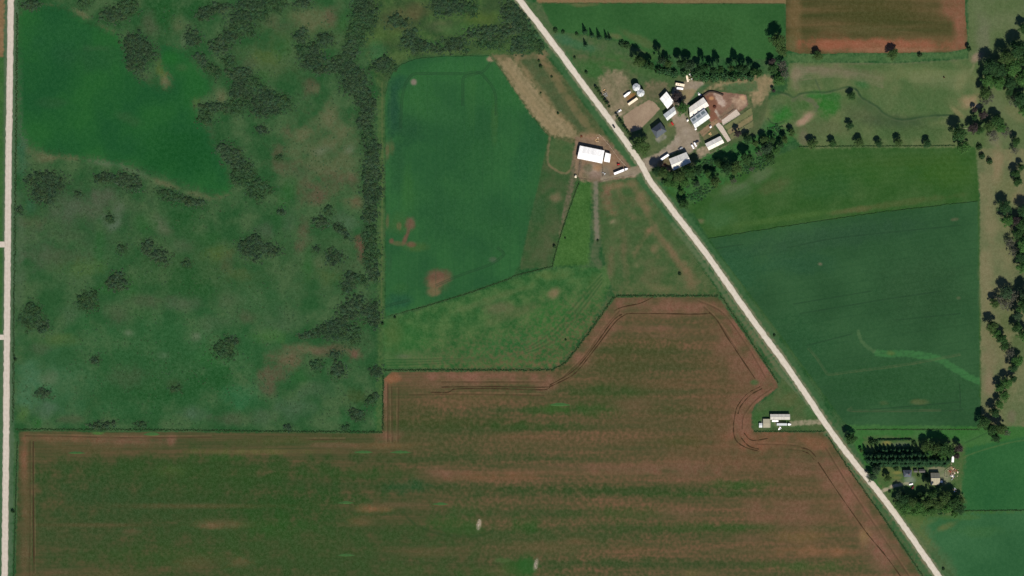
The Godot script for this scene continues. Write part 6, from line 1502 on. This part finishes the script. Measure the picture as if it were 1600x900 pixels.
func build_small_lots() -> void:
	gable("house", "low house with long cream roof at the corner of the brown field", "house", [1203, 647, 1234, 647, 1234, 655.6, 1203.4, 655.6], 4.2, 5.0, 0.5, "dull_roof", mats["house_wall"], {"door": 1.2})
	gable("porch", "white porch roof on the south side of the low house", "porch", [1206, 656, 1216, 656, 1216, 659, 1206, 659], 2.4, 2.8, 0.3, "white_roof", mats["house_wall"], {"door": 1.0})
	gable("garage", "flat grey garage west of the low house", "garage", [1192, 654.5, 1203.5, 654.5, 1203.5, 668, 1192, 668], 3.0, 3.5, 0.5, "tan_roof", mats["house_wall"], {"door": 2.6})
	gable("hut", "tiny pale hut at the west end beside the grey garage", "hut", [1185.8, 661, 1190.8, 661, 1190.8, 668, 1185.8, 668], 2.4, 3.0, 0.5, "grey_roof", mats["wood_grey"], {"door": 1.0})
	semi("grey-topped semi truck parked below the low house", 1221.4, 663, 1, 0.01, 12.0, mats["zinc"], mats["white_paint"])
	clutter("scrap_heap", "pale boxes on the grass south of the semi truck", "scrap heap", 1218.5, 669.4, 1.4, 6, ["white_paint", "wood_tan"])
	# southeast homestead
	hip("house", "homestead house with slate blue roof north of its gravel drive", "house", [1410.5, 734, 1424, 734, 1423, 745, 1411.5, 745], 5.6, 8.4, mats["slate_roof"], mats["house_wall"])
	gable("shed", "small dark shed, western of the pair east of the slate blue house", "shed", [1427.4, 733.5, 1433.4, 733.5, 1433.4, 738, 1427.4, 738], 2.6, 3.6, 0.5, "dark_roof", mats["wood_grey"], {"door": 1.4})
	gable("shed", "small dark shed, eastern of the pair east of the slate blue house", "shed", [1435.4, 733, 1445, 733, 1445, 738.4, 1435.4, 738.4], 2.6, 3.8, 0.5, "dark_roof", mats["wood_grey"], {"door": 1.6})
	gable("pole_barn", "homestead pole barn with a steep tan roof", "barn", [1453.5, 738.5, 1467.5, 738.5, 1467.5, 757.5, 1453.5, 757.5], 4.6, 9.0, 0.42, "tan_roof", mats["wood_tan"], {"door": 4.0})
	trailer("camper_trailer", "white camper standing north to south by the homestead trees", "trailer", 1488.4, 716, 0.6, -10, 9.0, 2.5, 2.4, mats["white_paint"], mats["white_paint"])
	gable("hut", "white pump hut east of the homestead pole barn", "hut", [1468.6, 750.6, 1472.4, 750.6, 1472.4, 754.2, 1468.6, 754.2], 2.2, 2.8, 0.5, "white_roof", mats["white_paint"], {"door": 0.9})
	car("car", "white car beside the maroon car on the homestead drive", 1423.4, 756.6, 4, -1, mats["white_paint"])
	car("car", "maroon car under the homestead trees", 1426, 762, 2, -3, mats["car_maroon"])
	clutter("lumber_heap", "reddish and white lumber heap east of the pole barn", "lumber heap", 1489.5, 737, 6.0, 34, ["wood_tan", "brick_red", "cream_paint", "wood_grey", "brick_red"])
	clutter("lumber_heap", "dark crates and a white box at the south end of the lumber", "lumber heap", 1489, 744.5, 3.2, 14, ["car_grey", "white_paint", "car_dark", "wood_grey"])
	fence("white board pen west of the lumber heap", [1485.8, 728, 1476.6, 735.5, 1476.4, 745.6, 1481, 745.6], mats["cream_paint"], 2.0, 1.6, 5)
	fence("white board pen beside the lumber heap", [1486.6, 728.5, 1486.4, 741], mats["cream_paint"], 2.0, 1.6, 5)
	clutter("scrap_heap", "pale junk at the edge of the homestead trees", "scrap heap", 1492, 766, 3.0, 9, ["white_paint", "wood_tan", "zinc"])
	growth("hedge", along([1372, 687, 1398, 687, 1424, 686.5], 1.2, 0.35), "shrub0", "leaf_spruce", 1.0, 1.3, "clipped dark hedge along the north side of the homestead garden", "hedge")
	# pasture
	var v := PackedVector3Array()
	var a := ring(Vector3(0, 0.75, -0.75), 0.75, 16, 2)
	var b := ring(Vector3(0, 0.75, 0.75), 0.75, 16, 2)
	hexa(v, a, b)
	hexa(v, ring(Vector3(0, 0.75, 0.752), 0.62, 16, 2), ring(Vector3(0, 0.75, 0.79), 0.5, 16, 2))
	var bale := solo("round_bale", tri_mesh(v), mats["brown_hide"], "lone dark brown round bale on the northeast pasture", "bale")
	bale.position = P(1475, 121)
	bale.rotation.y = 0.7
	fence("wire fence under the row of pasture trees", [1250, 230.5, 1340, 230, 1430, 229.5, 1492, 229], mats["wood_grey"], 6.0, 1.1, 2)
	fence("white plank gate between the big twin trees and the creek wood", [1503.5, 200.5, 1513, 200.5], mats["cream_paint"], 2.5, 1.3, 4)
	fence("grey gate at the corner of the northeast brown field", [1528, 84, 1549, 85], mats["wood_grey"], 3.0, 1.3, 4)
	fence("wire fence along the farm side of the diagonal road", [890, 70, 915, 106, 940, 142, 955, 164], mats["wood_grey"], 5.0, 1.2, 2)

func row(data: Array, label: String, group: String, from := "west") -> void:   # data: [x, y, r, kind, tall?]; label holds one %s for the place in the row
	for i in data.size():
		var d: Array = data[i]
		tree(d[0], d[1], d[2], d[3], label % (ordinal(i + 1) + " from the " + from), group, d[4] if d.size() > 4 else 1.0)

func plant_trees() -> void:
	tree(1001, 228, 13.6, "o", "big dark shade tree between farmhouse and road")
	tree(1057, 153, 7.6, "p", "purple-leaved tree between square white barn and cattle barn", "", 0.75)
	tree(1065, 170, 10, "b", "green tree between shed and cream cattle barn")
	row([[998, 97, 8.5, "o", 1.5], [1007, 101, 6, "o", 1.2], [1016, 104, 6.5, "o", 1.3], [1033, 96, 7, "w", 1.9], [1043, 100, 6.5, "o", 1.4], [1064, 101, 7.5, "o", 1.4], [1077, 103, 7.5, "w", 1.4], [1092, 110, 6.5, "o", 1.3], [1101, 106, 5.6, "o", 2.2], [1113, 111, 6, "o", 1.5], [1124, 110, 6, "o", 2.1], [1142, 107, 4.6, "o", 1.4], [1153, 108, 6.5, "o", 2.1], [1163, 109, 6.6, "o", 1.7], [1175, 112, 5.6, "o", 1.7], [1184, 115, 6, "o", 1.2]], "dark windbreak tree north of the farmyard, %s", "windbreak trees north of the farmyard")
	row([[1030, 111, 6, "l"], [1043, 112, 7, "l"], [1053, 116, 6, "l"], [1070, 114, 6, "l"], [1087, 118, 7, "l"], [1100, 121, 7, "l"], [1116, 121, 7, "l"], [1132, 119, 7, "l"], [1146, 121, 7, "l"], [1160, 119, 7, "l"], [1172, 121, 6, "l"]], "light green shrub on the farm side of the windbreak, %s", "shrubs below the windbreak")
	row([[868, 47, 3.6, "h"], [880, 50, 3, "h"], [901, 53, 2.6, "h"], [914, 50, 4, "s", 1.0], [915, 71, 3.4, "s"], [925, 56, 3.6, "s"], [936.5, 59, 4, "s"], [948, 60, 3.6, "s"], [953, 61, 3, "s"], [972, 69, 4.5, "h"], [980, 71, 4.5, "h"]], "small dark tree in the thin row below the north crop, %s", "thin tree row below the north crop")
	row([[931, 138, 2.4, "o", 1.2], [934.5, 143, 2.4, "o", 1.2], [937.5, 147, 2.2, "o", 1.2], [940.5, 152, 2.8, "o", 1.2], [944, 157, 2.4, "o", 1.2], [947, 160.5, 2.8, "o", 1.2], [951.5, 166.5, 2.8, "o", 1.3]], "small tree in the roadside row beside the cultivator, %s", "roadside row beside the cultivator", "north")
	row([[964, 182, 2.6, "o", 1.2], [966.5, 186, 2.2, "o", 1.2], [969, 189.5, 2.2, "o", 1.2], [971.5, 193, 2.2, "o", 1.2], [974, 197, 2.2, "o", 1.2], [976.5, 200.5, 2.2, "o", 1.2], [979, 204, 2.3, "o", 1.2], [981.5, 208, 2.3, "o", 1.2], [984, 212, 2.3, "o", 1.2]], "small round tree in the row beside the tan riding lot, %s", "row beside the tan riding lot", "north")
	row([[1277, 88, 7.4, "o", 0.75], [1394, 85, 7.6, "o", 0.75], [1437, 86, 3.6, "h"], [1513, 77, 4, "o"]], "lone dark tree on the edge of the northeast brown field, %s", "trees on the edge of the northeast brown field")
	tree(1330, 151, 5.6, "o", "lone dark tree beside the bright green creek hollow", "", 0.75)
	tree(1327, 197, 6.0, "o", "lone dark tree between the creek and the row of pasture trees", "", 0.75)
	row([[1268, 225, 7.6, "o", 0.75], [1300, 225, 6.2, "o", 0.75], [1342, 223, 6.6, "o", 0.75], [1372, 225, 5.2, "o", 0.75], [1403, 223, 6.2, "o", 0.8], [1448, 225, 6.2, "o", 0.75]], "dark round tree in the pasture fence row, %s", "row of pasture trees")
	row([[1496, 210, 11.5, "o", 1.2], [1503, 231, 9.5, "b", 1.0]], "big tree at the east end of the pasture fence, %s", "twin trees at the pasture fence", "north")
	row([[1215, 66, 12.5, "o", 1.2], [1221, 80, 8, "o"], [1205, 97, 5.5, "p"], [1222, 103, 9, "g"], [1207, 109, 7.5, "o"], [1225, 116, 8, "g"], [1216, 126, 8, "b"], [1208, 142, 3.4, "p"]], "tree in the clump between north crop and pasture, %s", "clump between north crop and pasture", "north")
	row([[1026, 268, 7, "o", 1.1], [1035, 270, 8, "o", 1.1], [1046, 275, 7, "o"], [1060, 276, 8.5, "o", 1.1], [1076, 269, 10, "o", 1.45], [1090, 266, 8.5, "o", 1.3], [1053, 287, 7, "b"], [1068, 286, 7, "b"], [1074, 290, 4, "w"], [1088, 288, 5, "w"], [1064, 300, 5, "b"], [1068, 319, 7.5, "o"], [1042, 286, 6, "b"]], "leafy tree south of the wide machine shed, %s", "trees south of the wide machine shed")
	row([[1116, 284, 8.6, "o", 1.2], [1123, 256, 6.6, "o"], [1134, 264, 9.4, "o", 1.2], [1148, 264, 10, "o", 1.2], [1146, 283, 5, "g"], [1152, 209, 5.4, "p"], [1166, 249, 10, "o", 1.2], [1167, 218, 6.6, "o"], [1179, 224, 5.4, "o"], [1193, 219, 6, "o"], [1197, 233, 8.4, "w", 1.1], [1203, 248, 8, "o"], [1206, 219, 5.4, "o"], [1212, 236, 6, "b"], [1219, 226, 5, "o"], [1225, 218, 5.4, "o"], [1236, 208, 5.4, "o"], [1186, 240, 5, "g"], [1174, 264, 5, "g"], [1106, 272, 6, "b"]], "tree in the grove east of the long low shed, %s", "grove east of the long low shed")
	row([[1598, 46, 7.5, "o"], [1588, 78, 12.8, "o", 1.1], [1570, 92, 11.0, "o", 1.1], [1546, 106, 12.2, "o", 1.1], [1604, 96, 12.8, "o"], [1560, 112, 11.0, "o"], [1580, 108, 13.9, "b"], [1597, 124, 12.8, "b"], [1542, 128, 10.4, "b"], [1558, 130, 10.4, "b"], [1576, 130, 10.4, "o"], [1537, 146, 9.3, "o"], [1546, 152, 8.1, "g"], [1576, 144, 6.5, "o"], [1592, 156, 11.0, "o"], [1584, 160, 8.1, "g"], [1600, 172, 10.4, "b"], [1538, 160, 7.0, "g"], [1522, 172, 4.2, "p"], [1534, 180, 6.5, "p"], [1522, 184, 4.2, "o"], [1519, 201, 7.0, "p"], [1530, 204, 5.8, "o"], [1543, 198, 8.1, "o"], [1556, 190, 8.7, "o"], [1562, 200, 7.5, "b"], [1550, 212, 9.3, "g"], [1570, 208, 7.5, "g"], [1586, 222, 6.3, "o"], [1584, 236, 5.8, "g"], [1530, 230, 4.4, "h"], [1534, 244, 4.6, "h"], [1546, 252, 4.4, "h"], [1594, 262, 5.3, "o"], [1586, 272, 6.3, "o"], [1588, 284, 7.0, "o"]], "tree of the creek wood above the tan strip, %s", "creek wood above the tan strip", "north")
	row([[1568, 324, 10.4, "o"], [1600, 330, 10.4, "o"], [1572, 345, 9.3, "b"], [1587, 346, 7.7, "p"], [1596, 352, 10.4, "o"], [1589, 366, 9.3, "o"], [1577, 380, 8.1, "g"], [1600, 382, 11.6, "b"], [1582, 394, 8.1, "g"], [1594, 402, 9.3, "o"], [1598, 418, 9.3, "b"], [1570, 458, 9.9, "w"], [1582, 462, 10.4, "g"], [1560, 470, 9.3, "g"], [1599, 460, 10.4, "w"], [1553, 474, 7.0, "o"], [1572, 476, 9.3, "g"], [1597, 478, 11.6, "o"], [1588, 492, 8.1, "w"], [1548, 510, 8.8, "o"], [1587, 512, 8.1, "o"], [1556, 522, 7.0, "b"], [1598, 524, 9.3, "b"], [1564, 530, 8.1, "o"], [1568, 541, 7.0, "o"], [1576, 552, 8.7, "g"], [1588, 564, 8.1, "b"], [1582, 574, 7.0, "o"], [1582, 592, 5.1, "o"]], "tree of the creek wood along the right edge, %s", "creek wood along the right edge", "north")
	row([[1572, 598, 7.5, "b"], [1561, 606, 7.5, "b"], [1567, 618, 8, "b"], [1560, 632, 6.5, "b"], [1552, 644, 7.6, "o"], [1536, 660, 9.4, "o", 1.1], [1548, 670, 9, "o"], [1562, 670, 8.4, "o"], [1554, 684, 7, "o"], [1572, 676, 5.5, "g"]], "tree of the clump below the tan strip, %s", "clump below the tan strip", "north")
	tree(1328, 685, 8, "o", "lone dark tree beside the road north of the homestead")
	tree(1345, 704, 3.2, "o", "small dark tree beside the road west of the homestead spruces")
	row([[1362, 691, 4.4, "h"], [1369, 691, 3.6, "h"], [1428, 692, 3.4, "h"], [1361, 745, 6.5, "w"], [1368, 733, 7, "w"], [1386, 747, 5.6, "o"], [1400, 732, 4, "h"], [1381, 728, 3.6, "h"], [1447, 743, 2.8, "h"], [1390, 768, 2.4, "h"], [1435, 743, 2.4, "h"], [1497, 700, 6, "p"], [1494, 712, 4.5, "p"]], "garden shrub or small tree at the homestead, %s", "garden shrubs at the homestead")
	var spruces := []
	for k in 9: spruces.append([1370 + k * 6.6 + (k % 2) * 0.8, 702.5 + (k % 3) * 0.7, 4.0 + (k % 3) * 0.4, "s", 0.55])
	for k in 16: spruces.append([1353.5 + k * 6.3, 711 + (k % 3) * 0.8 - (1.5 if k > 10 else 0.0), 5.0 + (k % 2) * 0.5, "s", 0.85])
	for k in 20: spruces.append([1357 + k * 6.4 + (k % 2) * 1.0, 718.5 + (k % 3) * 0.8, 5.4 + (k % 2) * 0.5, "s", 0.95])
	for k in 18: spruces.append([1362 + k * 6.6 + (k % 2) * 1.0, 724.5 + (k % 3) * 0.6, 4.4 + (k % 2) * 0.4, "s", 0.6])
	for i in spruces.size():
		var d: Array = spruces[i]
		var r := 0 if i < 9 else (1 if i < 25 else (2 if i < 45 else 3))
		tree(d[0], d[1], d[2], d[3], "spruce %s from the west in the %s row of the homestead belt" % [ordinal(i + 1 - [0, 9, 25, 45][r]), ["northernmost", "second", "third", "southernmost"][r]], "homestead spruce belt", d[4])
	row([[1445, 697, 7.4, "o"], [1450, 707, 6.4, "b", 0.8], [1460, 699, 9, "o", 1.2], [1471, 701, 9, "o", 1.2], [1481, 705, 8.5, "o", 1.1], [1472, 712, 7, "b"], [1486, 710, 4, "o"]], "leafy tree at the northeast end of the spruce belt, %s", "leafy trees at the spruce belt")
	row([[1405, 773, 8.0, "w", 1.1], [1404, 786, 7.5, "o"], [1411, 778, 9, "o", 1.2], [1415, 792, 8.5, "b"], [1424, 783, 8.5, "o", 1.1], [1435, 790, 9, "b"], [1438, 772, 4.6, "o"], [1446, 784, 8, "o", 1.2], [1454, 769, 7.5, "o", 1.8], [1455, 797, 8.5, "b"], [1463, 786, 8.6, "o", 1.2], [1475, 776, 9.6, "o", 1.3], [1477, 793, 9.4, "b", 1.0], [1488, 784, 9.4, "o", 1.3], [1497, 794, 8.6, "o", 1.1], [1499, 781, 6.5, "o"], [1443, 799, 7, "b"], [1490, 802, 6, "b"], [1428, 799, 6.5, "b"], [1412, 799, 5.5, "b"]], "big leafy tree south of the homestead drive, %s", "leafy trees south of the homestead")
	row([[842, 95, 2, "h"], [845, 104, 3, "h"], [862, 120, 1.8, "h"], [845, 145, 1.4, "h"], [872, 177, 2, "h"]], "tiny dark bush on the paddock west of the diagonal road, %s", "bushes on the west paddock", "north")
	for q in [[1062, 428, 2.6, "tiny dark bush low on the south paddock"], [866, 385, 2.6, "tiny dark bush on the fence row beside the bright paddock"], [20, 799, 3.0, "round dark bush beside the lower west road"], [24, 562, 2.4, "small dark bush beside the west road above the brown field"], [1210, 524, 2.2, "small dark bush between the diagonal road and the blue-green crop"], [883, 372, 1.6, "tiny dark bush in the bright paddock"], [934, 376, 1.8, "tiny dark bush at the end of the grey track"], [617, 496, 2.2, "tiny dark bush at the lower left corner of the centre crop"], [598, 506, 2.4, "small dark bush on the meadow edge below the centre crop"], [884, 531, 1.6, "tiny dark bush low on the bright hay strip"], [1474, 889, 2.2, "small dark bush beside the diagonal road at the bottom edge"], [898, 90, 2.2, "small dark bush beside the road below the thin tree row"], [916, 113, 2.6, "dark bush at the fence beside the road north of the cultivator"]]:
		tree(q[0], q[1], q[2], "h", q[3])

func plant_thickets() -> void:
	var list := THICKETS.duplicate()
	list.sort_custom(func(a, b): return a[1] < b[1])
	var crop := to_map(smooth(CROP_NORTHWEST, true, 3))
	var tussocks := []
	rng.seed = 4242
	while tussocks.size() < 2600:
		var q := Vector2(rng.randf_range(26, 588), rng.randf_range(12, 664))
		if not Geometry2D.is_point_in_polygon(q + Vector2(MAP_X, MAP_Y), crop) and n_patch[int(q.y + MAP_Y) * MAP_W + int(q.x + MAP_X)] > rng.randi_range(60, 190): tussocks.append(P(q.x, q.y))
	growth("sedge_tussocks", tussocks, "mound0", "leaf_sedge", 0.7, 0.3, "small faint sedge tussocks strewn over the whole wet meadow", "sedge")
	var count := {}
	for i in list.size():
		var d: Array = list[i]
		var place := "lower left part of the wet meadow"
		if d[0] > 590 and d[1] < 120: place = "bushy ground north of the centre crop"
		elif d[0] > 536 and d[1] < 440: place = "hedge belt left of the centre crop"
		elif d[0] > 430 and d[1] > 380: place = "lower right corner of the wet meadow"
		elif d[1] < 190: place = "upper part of the wet meadow"
		elif d[0] > 300: place = "middle of the wet meadow"
		count[place] = count.get(place, 0) + 1
		var big: bool = d[2] * d[3] > 90
		growth("willow_thicket" if big else "bush_clump", in_ellipse(d[0], d[1], d[2] * 1.02, d[3] * 1.02, d[4], 1.75), "mound%d" % (i % 3), "leaf_willow" if i % 3 else "leaf_sedge", 1.7, 0.8, "%s on the %s, %s from the top" % ["dark willow thicket" if big else "small dark bush clump", place, ordinal(count[place])], "thicket", "thickets on the wet meadow", in_ellipse(d[0] + 0.3, d[1], d[2] * 1.3 + 3, d[3] * 1.3 + 3, d[4], 2.4))
	for q in [[1100, 262, 26, 10, -30, "bright undergrowth north of the grove east of the long low shed"], [1180, 258, 26, 10, -25, "pale undergrowth at the south side of the grove"], [1090, 302, 26, 9, -20, "undergrowth beside the diagonal road below the grove"], [1050, 278, 16, 6, -10, "bright undergrowth south of the wide machine shed"], [1446, 797, 36, 7, 3, "undergrowth along the south side of the homestead trees"], [1215, 205, 14, 10, 0, "bright undergrowth by the bend of the creek"]]:
		growth("undergrowth", in_ellipse(q[0], q[1], q[2], q[3], q[4], 1.9), "shrub1", "leaf_lush", 1.1, 0.7, q[5], "undergrowth")
